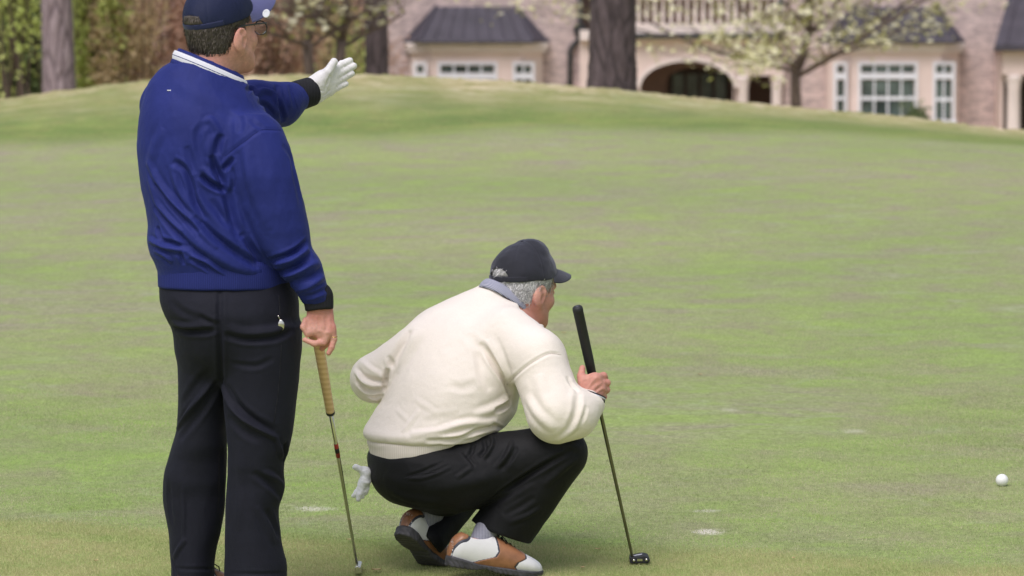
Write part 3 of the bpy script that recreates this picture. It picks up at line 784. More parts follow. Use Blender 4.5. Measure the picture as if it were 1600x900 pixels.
def mesh_sdf(items, h, pad=.02, extra=None):
    """items: (prim, op, k). Evaluates only blocks near the surface, then surface nets."""
    ps = [i for i in items if i[1] == 'u']
    lo = np.min([i[0].lo for i in ps], 0)-pad; hi = np.max([i[0].hi for i in ps], 0)+pad
    B = 12
    nb = np.ceil((hi-lo)/(h*B)).astype(int); n = nb*B
    def ev(P, plo=None, phi=None):
        d = np.full(len(P), 9., np.float32)
        for p, op, k in items:
            if plo is not None and (np.any(p.lo-phi > .1+k) or np.any(plo-p.hi > .1+k)): continue
            v = p.fn(P)
            if op == 'u': d = smin(d, v, k)
            elif op == 's': d = smax(d, -v, k)
            elif op == 'i': d = smax(d, v, k)
        return d
    bi = np.stack(np.meshgrid(*[np.arange(q) for q in nb], indexing='ij'), -1).reshape(-1, 3)
    ctr = lo+(bi+.5)*B*h
    dc = ev(ctr.astype(np.float32))
    near = np.abs(dc) < B*h*.87*2.0+.01
    Fv = np.empty(n, np.float32)
    Fb = Fv.reshape(nb[0], B, nb[1], B, nb[2], B)
    Fb[...] = dc.reshape(nb)[:, None, :, None, :, None]
    off = (np.stack(np.meshgrid(*[np.arange(B)]*3, indexing='ij'), -1).reshape(-1, 3)*h).astype(np.float32)
    nbk = bi[near]; G = 4
    order = np.lexsort((nbk[:, 1]//G, nbk[:, 0]//G, nbk[:, 2]//G)); nbk = nbk[order]
    key = nbk//G; cut = np.concatenate([[0], np.nonzero(np.any(np.diff(key, axis=0) != 0, axis=1))[0]+1, [len(nbk)]])
    for a, b in zip(cut[:-1], cut[1:]):
        g = nbk[a:b]; P = ((lo+g*B*h).astype(np.float32)[:, None]+off[None]).reshape(-1, 3)
        v = ev(P, P.min(0), P.max(0)).reshape(len(g), B, B, B)
        Fb[g[:, 0], :, g[:, 1], :, g[:, 2], :] = v
    return surface_nets(Fv, lo, h)
def surface_nets(Fv, lo, h):
    ins = Fv < 0
    c = np.zeros(tuple(s-1 for s in Fv.shape), np.uint8)
    for dx in (0, 1):
        for dy in (0, 1):
            for dz in (0, 1):
                c += ins[dx:ins.shape[0]-1+dx, dy:ins.shape[1]-1+dy, dz:ins.shape[2]-1+dz]
    act = (c > 0) & (c < 8)
    ci = np.argwhere(act); idx = np.full(act.shape, -1, np.int32); idx[tuple(ci.T)] = np.arange(len(ci))
    corner = {}
    for dx in (0, 1):
        for dy in (0, 1):
            for dz in (0, 1):
                corner[dx, dy, dz] = Fv[ci[:, 0]+dx, ci[:, 1]+dy, ci[:, 2]+dz]
    acc = np.zeros((len(ci), 3)); cnt = np.zeros(len(ci))
    for a in corner:
        for ax in range(3):
            if a[ax]: continue
            b = list(a); b[ax] = 1; b = tuple(b)
            va, vb = corner[a], corner[b]; s = (va < 0) != (vb < 0)
            t = np.where(s, va/np.where(s, va-vb, 1), 0)
            p = np.array(a, float)[None]+np.eye(3)[ax][None]*t[:, None]
            acc += np.where(s[:, None], p, 0); cnt += s
    V = lo+(ci+acc/cnt[:, None])*h
    quads = []
    for ax in range(3):
        o1, o2 = [(1, 2), (2, 0), (0, 1)][ax]
        sl0 = [slice(None)]*3; sl1 = [slice(None)]*3
        sl0[ax] = slice(0, -1); sl1[ax] = slice(1, None)
        s = ins[tuple(sl0)] != ins[tuple(sl1)]
        e = np.argwhere(s); e = e[(e[:, o1] > 0) & (e[:, o2] > 0) & (e[:, o1] < ins.shape[o1]-1) & (e[:, o2] < ins.shape[o2]-1)]
        flip = ins[tuple(e.T)]
        d1 = np.zeros(3, int); d1[o1] = 1; d2 = np.zeros(3, int); d2[o2] = 1
        q = np.stack([idx[tuple((e-d1-d2).T)], idx[tuple((e-d2).T)], idx[tuple(e.T)], idx[tuple((e-d1).T)]], 1)
        q[~flip] = q[~flip][:, ::-1]
        quads.append(q)
    Q = np.concatenate(quads); Q = Q[(Q >= 0).all(1)]
    # one light smoothing pass
    E = np.concatenate([Q[:, [0, 1]], Q[:, [1, 2]], Q[:, [2, 3]], Q[:, [3, 0]]])
    sm = np.zeros_like(V); k = np.zeros(len(V))
    for a, b in ((0, 1), (1, 0)):
        for d in range(3): sm[:, d] += np.bincount(E[:, a], V[E[:, b], d], len(V))
        k += np.bincount(E[:, a], minlength=len(V))
    V = V*.5+sm/np.maximum(k, 1)[:, None]*.5
    return V.astype(np.float32), Q
def normals(V, Q):
    n = np.cross(V[Q[:, 2]]-V[Q[:, 0]], V[Q[:, 3]]-V[Q[:, 1]]); N = np.zeros_like(V)
    for k in range(4):
        for d in range(3): N[:, d] += np.bincount(Q[:, k], n[:, d], len(V))
    return N/np.maximum(np.linalg.norm(N, axis=1, keepdims=True), 1e-9)
def bvh(V, Q): return BVHTree.FromPolygons(V.tolist(), Q.tolist())
def hit(tree, px, py):
    o = np.array((0, 0, EYE)); d = W(px, py, 11)-o; d /= np.linalg.norm(d)
    r = tree.ray_cast(Vector(o), Vector(d))
    return None if r[0] is None else np.array(r[0])
def folds(V, Q, strokes):
    """cloth creases: strokes (photo polyline, height m, width m) laid on the cloth surface; positive = ridge, negative = groove"""
    tr = bvh(V, Q); N = normals(V, Q); disp = np.zeros(len(V), np.float32)
    for pl, amp, wid in strokes:
        pl = np.array(pl, float)
        t = np.linspace(0, len(pl)-1, max(6, 5*(len(pl)-1)+1)); 
        c = hermite(np.arange(len(pl)), pl, t) if len(pl) > 2 else np.stack([np.interp(t, [0, 1], pl[:, k]) for k in (0, 1)], 1)
        p3 = [hit(tr, *q) for q in c]; ok = [p for p in p3 if p is not None]
        if len(ok) < 2: continue
        P3 = np.array(ok); lo = P3.min(0)-3*wid; hi = P3.max(0)+3*wid
        s = np.nonzero(np.all((V > lo) & (V < hi), axis=1))[0]
        if not len(s): continue
        best = np.full(len(s), 9.); tt = np.zeros(len(s)); m = len(P3)-1
        for i in range(m):
            a, ab = P3[i], P3[i+1]-P3[i]; q = V[s]-a; hh = np.clip(q@ab/max(ab@ab, 1e-9), 0, 1)
            d = np.linalg.norm(q-hh[:, None]*ab, axis=1); u = d < best
            best[u] = d[u]; tt[u] = (i+hh[u])/m
        taper = np.clip(np.sin(np.pi*np.clip(tt, .0, 1)), 0, 1)**.5
        x = best/wid
        disp[s] += amp*taper*(np.exp(-x*x)-.35*np.exp(-((x-1.7)/.7)**2))
    return V+N*disp[:, None]
def crumple(V, Q, amp, scale, stretch=(1, 1, 1), seed=0, ridged=True):
    N = normals(V, Q); st = stretch; o = Vector((seed*7.1, seed*3.3, seed))
    d = np.empty(len(V), np.float32)
    for i, v in enumerate(V):
        p = Vector((v[0]*scale*st[0], v[1]*scale*st[1], v[2]*scale*st[2]))+o
        a = mnoise.noise(p); b = mnoise.noise(p*2.1+Vector((5, 1, 2)))
        d[i] = ((1-2*abs(a))*.6+(1-2*abs(b))*.25-.35) if ridged else (a*.7+b*.3)
    return V+N*(amp*d)[:, None]
def skin_mesh(name, V, Q, m, parent, base, kind=None):
    o = link(name, npmesh(name, V-np.asarray(base, np.float32), Q), m, parent)
    if kind: o['kind'] = kind
    return o

# ---------------------------------------------------------------- frames for heads
def rot(yaw, pitch=0, roll=0):
    """columns right, forward, up; yaw 0 looks away from the camera, +yaw turns to photo right; +pitch looks up"""
    y, p, r = R(yaw), R(pitch), R(roll)
    Mz = np.array([[math.cos(y), math.sin(y), 0], [-math.sin(y), math.cos(y), 0], [0, 0, 1]])
    Mx = np.array([[1, 0, 0], [0, math.cos(p), -math.sin(p)], [0, math.sin(p), math.cos(p)]])
    My = np.array([[math.cos(r), 0, math.sin(r)], [0, 1, 0], [-math.sin(r), 0, math.cos(r)]])
    return (Mz@Mx@My).astype(np.float32)
def local(prim_fn, O, M, s=1.0):
    """wrap a function of local coordinates"""
    O = np.asarray(O, np.float32)
    return Prim(lambda P: prim_fn(((P-O)@M)/s)*s, O-.19*s, O+.19*s)
EARA = -.10
def head_fn(jowl=0.0):
    cr = ell((0, -.012, .036), (.077, .099, .090)); fc = ell((0, .030, -.028), (.064+jowl, .062, .085))
    jaw = ell((0, .040, -.082), (.048+jowl, .048, .034)); chin = ell((0, .080, -.100), (.024, .018, .018))
    ja = [cone((s*(.058+jowl), -.002, -.050), (s*.028, .068, -.098), .018, .016) for s in (-1, 1)]
    nose = union([cone((0, .090, .004), (0, .112, -.036), .008, .012), ell((.013, .102, -.040), (.009, .011, .008)), ell((-.013, .102, -.040), (.009, .011, .008))], .008)
    brow = cone((-.040, .078, .020), (.040, .078, .020), .012, .012)
    ck = [ell((s*.044, .060, -.030), (.022, .024, .022)) for s in (-1, 1)]
    lips = [ell((0, .092, -.066), (.023, .012, .006)), ell((0, .091, -.077), (.020, .012, .006))]
    eyes = [ell((s*.032, .098, .001), (.018, .020, .012)) for s in (-1, 1)]
    lids = [ell((s*.032, .080, .000), (.015, .013, .012)) for s in (-1, 1)]
    def ear(s):
        Mx = np.array(rot(0, -12)@np.array([[math.cos(EARA*s), -math.sin(EARA*s), 0], [math.sin(EARA*s), math.cos(EARA*s), 0], [0, 0, 1]]), np.float32)
        o = ell((s*.0845, -.008, -.024), (.0085, .0230, .0340), Mx); lob = ell((s*.077, .002, -.054), (.008, .010, .011))
        i = ell((s*.0935, .003, -.028), (.0095, .0115, .018), Mx); hl = ell((s*.0925, -.002, -.006), (.0075, .012, .012), Mx)
        def fn(P): return smax(smax(smin(o.fn(P), lob.fn(P), .008), -i.fn(P), .005), -hl.fn(P), .004)
        tr = ell((s*.079, .013, -.028), (.006, .006, .009))
        return lambda P: smin(fn(P), tr.fn(P), .004)
    ears = [ear(1), ear(-1)]
    def fn(P):
        d = smin(cr.fn(P), fc.fn(P), .03); d = smin(d, jaw.fn(P), .03)
        for p in ja: d = smin(d, p.fn(P), .025)
        d = smin(d, chin.fn(P), .02); d = smin(d, brow.fn(P), .015)
        for p in ck: d = smin(d, p.fn(P), .02)
        for p in eyes: d = smax(d, -p.fn(P), .012)
        for p in lids: d = smin(d, p.fn(P), .004)
        d = smin(d, nose.fn(P), .012)
        for p in lips: d = smin(d, p.fn(P), .006)
        for e in ears: d = smin(d, e(P), .006)
        return d
    return fn
def hair_region(P, hairline=-.055):
    """negative inside the scalp area that carries hair (local head coordinates)"""
    x, y, z = P[:, 0], P[:, 1], P[:, 2]
    low = np.maximum(hairline+.28*np.maximum(0, y+.09)-z, np.where(y > -.020, (.004-z)*1.0, -1))     # nape line, then above the ear
    side = y-(.048-.25*np.maximum(0, -z))                                     # temple
    burn = np.maximum(np.maximum(y-.044, .010-y), np.maximum(-.040-z, z-.03))    # sideburn
    d = smax(low, side, .004)
    return smin(d, burn, .004)
def make_hair(parent, base, O, M, s, m, n, length, seed, hairline, thick=.005, curl=0., fly=.25, capf=None):
    def under(P):     # 1 where the cap presses on the hair
        if capf is None: return np.zeros(len(P), np.float32)
        q = ((P@M.T*s+np.asarray(O)-np.asarray(capf[0]))@capf[1])/capf[2]
        op = (np.abs(q[:, 0]) < .034) & (q[:, 1] < -.05) & (q[:, 2] < .054) & (q[:, 2] > .031)
        return np.where(op, 0, np.clip((q[:, 2]-.016)/.010, 0, 1)).astype(np.float32)
    cr = ell((0, -.012, .036), (.077+thick, .099+thick, .090+thick)); nk = ell((0, -.035, -.03), (.062+thick, .055+thick, .06))
    def fn(P):
        d = smin(cr.fn(P), nk.fn(P), .03)+(thick-.001)*under(P)
        return smax(d, hair_region(P, hairline), .008)
    V, Q = mesh_sdf([(local(fn, O, M, s), 'u', 0)], .0025)
    V = crumple(V, Q, .0018, 90, (1, 1, .35), seed)
    o = skin_mesh('hair', V, Q, m, parent, base)
    # strands lying over it
    rng = np.random.default_rng(seed); N = normals(V, Q); k = rng.integers(0, len(V), n)
    P = V[k]; Nn = N[k]; L = (P-np.asarray(O))@M/s
    keep = (L[:, 2] < .085) & (under(L) < .05); P, Nn, L = P[keep], Nn[keep], L[keep]
    dl = np.stack([np.zeros(len(L)), -.35-.3*(L[:, 1] > -.02), -1+0*L[:, 0]], 1)+rng.normal(size=(len(L), 3))*fly
    d = dl@M.T; d -= Nn*np.sum(d*Nn, 1, keepdims=True)*.88; d /= np.linalg.norm(d, axis=1, keepdims=True)
    e_ = ((P+d*length*.8)-np.asarray(O))@M/s; kk = (under(e_) < .05); P, Nn, d = P[kk], Nn[kk], d[kk]
    side = np.cross(Nn, d); ln = length*rng.uniform(.5, 1.3, (len(P), 1)); wd = .00110
    ph = rng.uniform(0, 6.28, (len(P), 1))
    r0 = P-Nn*.001; r1 = P+d*ln*.5+Nn*.0034+side*curl*ln*np.sin(ph); r2 = P+d*ln+Nn*.0015+side*curl*ln*np.sin(ph+2)
    VV = np.stack([r0-side*wd, r0+side*wd, r1-side*wd, r1+side*wd, r2], 1).reshape(-1, 3)
    n5 = np.arange(len(P))[:, None]*5
    Fq = np.concatenate([n5+np.array([[0, 1, 3]]), n5+np.array([[0, 3, 2]]), n5+np.array([[2, 3, 4]])])
    st = link('strand', npmesh('strand', VV-np.asarray(base), Fq, True, {'tone': ('FACE', np.tile(rng.random(len(P)), 3))}), m, o); st['kind'] = 'stuff'
    return o
def hair_mat(name, c0, c1):
    m, nt, bs = new_mat(name)
    at = nd(nt, 'ShaderNodeAttribute', attribute_name='tone')
    n = noise_tex(nt, coords(nt, (1, 1, .25)), 260, 3, .7)
    ad = nd(nt, 'ShaderNodeMath', operation='ADD'); nt.links.new(at.outputs['Fac'], ad.inputs[0]); nt.links.new(n, ad.inputs[1])
    md = nd(nt, 'ShaderNodeMath', operation='FRACT'); nt.links.new(ad.outputs[0], md.inputs[0])
    c = ramp(nt, md.outputs[0], [(.2, c0), (.85, c1)])
    nt.links.new(c, bs.inputs['Base Color']); bs.inputs['Roughness'].default_value = .5; bs.inputs['Specular IOR Level'].default_value = .3
    return m
def make_cap(parent, base, O, M, s, m_crown, m_visor, m_trim, tall=.0, slouch=0.0, vlen=.072, vdroop=.18, vcurve=.28, vang=74, vlift=.006):
    """six-panel cap with strap opening at the back; local: sweatband plane z=.018"""
    rx, ry, rz = .0905, .1125, .104+tall-(.010 if slouch else 0); c = (0, -.006, .026)
    out = ell(c, (rx, ry, rz)); inn = ell(c, (rx-.0045, ry-.0045, rz-.0045))
    hole = ell((0, -.112, .020), (.040, .05, .034))
    sl = ell((.0, .022, .086+tall), (.066, .056, .045)) if slouch else None
    def body(P):
        d = out.fn(P)
        # low front panels and soft top
        if sl is not None: d = smin(d, sl.fn(P), .010)
        ang = np.arctan2(P[:, 0], P[:, 1]-c[1])
        seam = np.abs(((ang/(math.pi/3)) % 1)-.5)*(math.pi/3)*np.hypot(P[:, 0], P[:, 1]-c[1])
        return d+.0012*np.exp(-(seam/.0022)**2)
    def fn(P):
        d = smax(body(P), -inn.fn(P), .001)
        z0 = .012+.10*np.maximum(0, P[:, 1])*.6
        d = smax(d, z0-P[:, 2], .002)
        return smax(d, -hole.fn(P), .003)
    V, Q = mesh_sdf([(local(fn, O, M, s), 'u', 0)], .0024)
    V = crumple(V, Q, .0016 if not slouch else .004, 22, seed=3, ridged=False)
    cap = skin_mesh('cap', V, Q, m_crown, parent, base)
    def strap(P):
        o2 = ell(c, (rx+.002, ry+.002, rz+.002)).fn(P); i2 = ell(c, (rx-.003, ry-.003, rz-.003)).fn(P)
        d = smax(o2, -i2, .001); d = smax(d, np.abs(P[:, 2]-.021)-.0085, .002)
        return smax(d, P[:, 1]+.062, .001)
    V, Q = mesh_sdf([(local(strap, O, M, s), 'u', 0)], .0024)
    st = skin_mesh('strap', V, Q, m_trim, cap, base)
    # visor
    nu, nv = 33, 13; top = []
    for j in range(nv):
        v = j/(nv-1)
        for i in range(nu):
            u = i/(nu-1)*2-1; a = u*R(vang)
            bx, by = (rx-.001)*math.sin(a), c[1]+(ry-.001)*math.cos(a)
            ex = vlen*math.cos(u*math.pi/2)**.55
            x = bx*(1+.04*v); y = by+ex*v*1.0
            z = .0185+vlift*max(0, math.cos(a))-.95*(x*x)/.086*vcurve*(.35+.65*v)-vdroop*ex*v-.1*ex*v*v
            top.append((x, y, z))
    T = np.array(top); Bm = T-np.array((0, 0, .0038))
    I = np.arange(nu*nv).reshape(nv, nu); q = np.stack([I[:-1, :-1], I[:-1, 1:], I[1:, 1:], I[1:, :-1]], -1).reshape(-1, 4)
    per = np.concatenate([I[0], I[1:, -1], I[-1, -2::-1], I[-2:0:-1, 0]])
    sidef = np.stack([per, np.roll(per, -1), np.roll(per, -1)+nu*nv, per+nu*nv], 1)
    Fq = np.concatenate([q, q[:, ::-1]+nu*nv, sidef])
    VV = (np.concatenate([T, Bm])*s)@M.T+O
    vi = link('visor', npmesh('visor', VV-np.asarray(base), Fq), m_visor, cap)
    mod = vi.modifiers.new('round', 'BEVEL'); mod.width = .0012; mod.segments = 2; mod.limit_method = 'ANGLE'
    b = np.array((0, c[1], c[2]+rz+.001))
    MBb = MB().lathe([(.001, .006), (.006, .0045), (.008, .001), (.008, -.003)], (0, 0, 0), 12)
    MBb.v = [tuple((np.array(v)+b)*s@M.T+O-np.asarray(base)) for v in MBb.v]
    MBb.build('button', m_crown, cap, smooth=True)
    return cap, vi

# ---------------------------------------------------------------- cloth and skin materials
def skin_mat(name, c, red):
    m, nt, bs = new_mat(name); v = coords(nt)
    n = noise_tex(nt, v, 60, 5, .7); n2 = noise_tex(nt, v, 9, 3, .6)
    col = ramp(nt, n, [(.3, [x*.76 for x in c]), (.7, [x*1.14 for x in c])])
    col = mix(nt, ramp(nt, n2, [(.42, 0.), (.62, .75)]), col, red)
    nt.links.new(col, bs.inputs['Base Color']); bs.inputs['Roughness'].default_value = .58
    bs.inputs['Specular IOR Level'].default_value = .3
    bs.inputs['Subsurface Weight'].default_value = .12; bs.inputs['Subsurface Radius'].default_value = (.012, .004, .002); bs.inputs['Subsurface Scale'].default_value = 1
    add_bump(nt, bs, noise_tex(nt, v, 420, 3), .25, .0008)
    return m
def cloth_mat(name, c, rough, weave=900, bump=.25, var=.10, sheen=.15, big=9, spec=.3, sheen_tint=None):
    m, nt, bs = new_mat(name); v = coords(nt)
    n = noise_tex(nt, v, big, 4, .6); col = ramp(nt, n, [(.3, [x*(1-var) for x in c]), (.7, [min(1, x*(1+var)) for x in c])])
    fine = noise_tex(nt, v, weave, 2, .6)
    col = mix(nt, .35, col, ramp(nt, fine, [(.25, (.7, .7, .7)), (.75, (1.3, 1.3, 1.3))]), 'MULTIPLY')
    nt.links.new(col, bs.inputs['Base Color']); bs.inputs['Roughness'].default_value = rough; bs.inputs['Specular IOR Level'].default_value = spec
    bs.inputs['Sheen Weight'].default_value = sheen; bs.inputs['Sheen Roughness'].default_value = .45
    if sheen_tint: bs.inputs['Sheen Tint'].default_value = rgba(sheen_tint)
    hh = nd(nt, 'ShaderNodeMath', operation='MULTIPLY_ADD'); hh.inputs[1].default_value = 3.0
    nt.links.new(noise_tex(nt, v, 55, 4, .6), hh.inputs[0]); nt.links.new(fine, hh.inputs[2])
    add_bump(nt, bs, hh.outputs[0], bump, .0012)
    return m
def stripe_mat(name, c0, c1, scale, rough=.7, axis='Z', kind='wave'):
    m, nt, bs = new_mat(name); v = coords(nt)
    wv = nd(nt, 'ShaderNodeTexWave', bands_direction=axis); wv.inputs['Scale'].default_value = scale; wv.inputs['Distortion'].default_value = .3
    nt.links.new(v, wv.inputs['Vector']); c = ramp(nt, wv.outputs['Fac'], [(.35, c0), (.65, c1)])
    nt.links.new(c, bs.inputs['Base Color']); bs.inputs['Roughness'].default_value = rough; bs.inputs['Specular IOR Level'].default_value = .25
    add_bump(nt, bs, wv.outputs['Fac'], .4, .001)
    return m
M_SKIN1 = skin_mat('ruddy_skin', (.58, .30, .24), (.56, .215, .18))
M_SKIN2 = skin_mat('tanned_skin', (.58, .31, .245), (.54, .23, .185))
M_BLUE = cloth_mat('blue_nylon', (.0175, .0255, .152), .62, 1400, .3, .10, .04, spec=.15, sheen_tint=(.5, .6, 1))
M_BLUERIB = stripe_mat('blue_rib_knit', (.012, .018, .125), (.019, .028, .165), 60, .8, 'X')
M_BLACKRIB = stripe_mat('black_rib_knit', (.010, .010, .013), (.022, .022, .028), 75, .85, 'X')
M_TROUSER1 = cloth_mat('charcoal_wool', (.0105, .011, .0190), .75, 1200, .35, .15, .03, spec=.18, sheen_tint=(.6, .65, 1))
M_TROUSER2 = cloth_mat('black_twill', (.0060, .0062, .0078), .65, 1200, .35, .15, .02, spec=.22)
M_CREAM = cloth_mat('cream_fleece', (.785, .715, .655), .9, 700, .4, .035, .12, spec=.12)
M_CREAMRIB = stripe_mat('cream_rib_knit', (.67, .60, .55), (.735, .67, .62), 55, .9, 'X')
M_NAVYMESH = stripe_mat('navy_mesh', (.008, .012, .045), (.016, .022, .066), 240, .65, 'DIAGONAL')
M_NAVY = cloth_mat('navy_cotton', (.012, .017, .06), .7, 1200, .2)
M_VISOR_LIT = cloth_mat('visor_lit_blue', (.075, .078, .205), .7, 1200, .2, .08, .3)  # light falling on the visor put into its colour, paler than the crown
M_BLACKCAP = cloth_mat('washed_black_cotton', (.021, .0215, .031), .8, 1100, .3, .2, .3, big=14, sheen_tint=(.8, .8, 1))
M_WHITECLOTH = cloth_mat('white_knit', (.66, .66, .74), .8, 900, .2, .05)
M_GLOVE = cloth_mat('white_leather', (.70, .68, .69), .55, 500, .2, .04, .05, spec=.4)
M_SOCK = stripe_mat('grey_rib_sock', (.20, .20, .25), (.31, .31, .37), 70, .9, 'X')
M_SHIRT = stripe_mat('striped_shirt', (.10, .11, .20), (.52, .52, .60), 85, .8, 'DIAGONAL')
M_HAIR1 = hair_mat('brown_grey_hair', (.030, .023, .020), (.115, .095, .085))
M_HAIR2 = hair_mat('silver_hair', (.30, .29, .30), (.86, .84, .85))
M_STEEL = mat('chrome', (.62, .60, .56), .18, .05, 8, metal=1)
M_DARKSTEEL = mat('dark_steel', (.20, .19, .15), .3, .2, 12, metal=1)
M_RUBBER = mat('black_rubber', (.014, .014, .017), .6, .2, 30, .3, 300, .001)
M_TAN = stripe_mat('tan_leather_grip', (.66, .43, .255), (.76, .52, .33), 20, .65, 'Z')
M_GOLD = mat('gold', (.8, .55, .2), .25, .05, 8, metal=1)
M_BROWNL = mat('brown_leather', (.29, .13, .062), .38, .25, 30, .25, 160, .001)
M_WHITEL = mat('white_shoe_leather', (.74, .73, .74), .35, .05, 20, .15, 200, .001)
M_SOLE = mat('shoe_sole', (.050, .048, .055), .6, .3, 40, .3, 120, .002)
M_SOLETAN = mat('sole_insert', (.26, .10, .045), .6, .3, 40)
M_NAVYL = mat('navy_shoe_trim', (.04, .042, .062), .5, .2, 30)
M_LACE = mat('lace', (.012, .011, .011), .7, .1, 30)
M_EYE = mat('eye_white', (.7, .66, .62), .2, .03, 30)
def lens_mat():
    m, nt, bs = new_mat('lens'); bs.inputs['Base Color'].default_value = (1, 1, 1, 1); bs.inputs['Roughness'].default_value = .02
    bs.inputs['Transmission Weight'].default_value = 1; bs.inputs['IOR'].default_value = 1.08
    return m
M_LENS = lens_mat()

def band(name, m, parent, base, C, U, Vv, n0, h, off, thick=.004, n=56, prof=None, bulge=.0):
    """knitted band round an ellipse: C centre, U and Vv half axes, n0 direction of its height h"""
    C, U, Vv, n0 = [np.asarray(q, float) for q in (C, U, Vv, n0)]
    V = []; K = 7
    for i in range(n):
        t = 2*math.pi*i/n; p = C+U*math.cos(t)+Vv*math.sin(t); o = U*math.cos(t)/np.linalg.norm(U)+Vv*math.sin(t)/np.linalg.norm(Vv); o /= np.linalg.norm(o)
        for j in range(K):
            s = j/(K-1); V.append(p+n0*h*s+o*(off*s+bulge*math.sin(math.pi*s)))
        for j in range(K-1, -1, -1):
            s = j/(K-1); V.append(p+n0*h*s+o*(off*s+bulge*math.sin(math.pi*s)-thick))
    k2 = 2*K; I = np.arange(n*k2).reshape(n, k2)
    Q = np.stack([I, np.roll(I, -1, 0), np.roll(np.roll(I, -1, 0), -1, 1), np.roll(I, -1, 1)], -1).reshape(-1, 4)
    return link(name, npmesh(name, np.array(V)-np.asarray(base), Q), m, parent)
def ring_tube(name, m, parent, base, C, U, Vv, r, n=28):
    C, U, Vv = [np.asarray(q, float) for q in (C, U, Vv)]
    pts = [C+U*math.cos(2*math.pi*i/n)+Vv*math.sin(2*math.pi*i/n) for i in range(n+1)]
    return MB().tube(pts, r, 7, False).build(name, m, parent, tuple(base), True)

def seam_line(name, m, parent, base, tree, pl, r=.0011, lift=.0004):
    pl = np.array(pl, float); t = np.linspace(0, len(pl)-1, 6*(len(pl)-1)+1)
    c = hermite(np.arange(len(pl)), pl, t) if len(pl) > 2 else np.stack([np.interp(t, [0, 1], pl[:, k]) for k in (0, 1)], 1)
    pts = [hit(tree, *q) for q in c]; pts = [p for p in pts if p is not None]
    if len(pts) < 2: return
    return MB().tube([p+np.array((0, -lift, 0)) for p in pts], r, 5).build(name, m, parent, tuple(base), True)

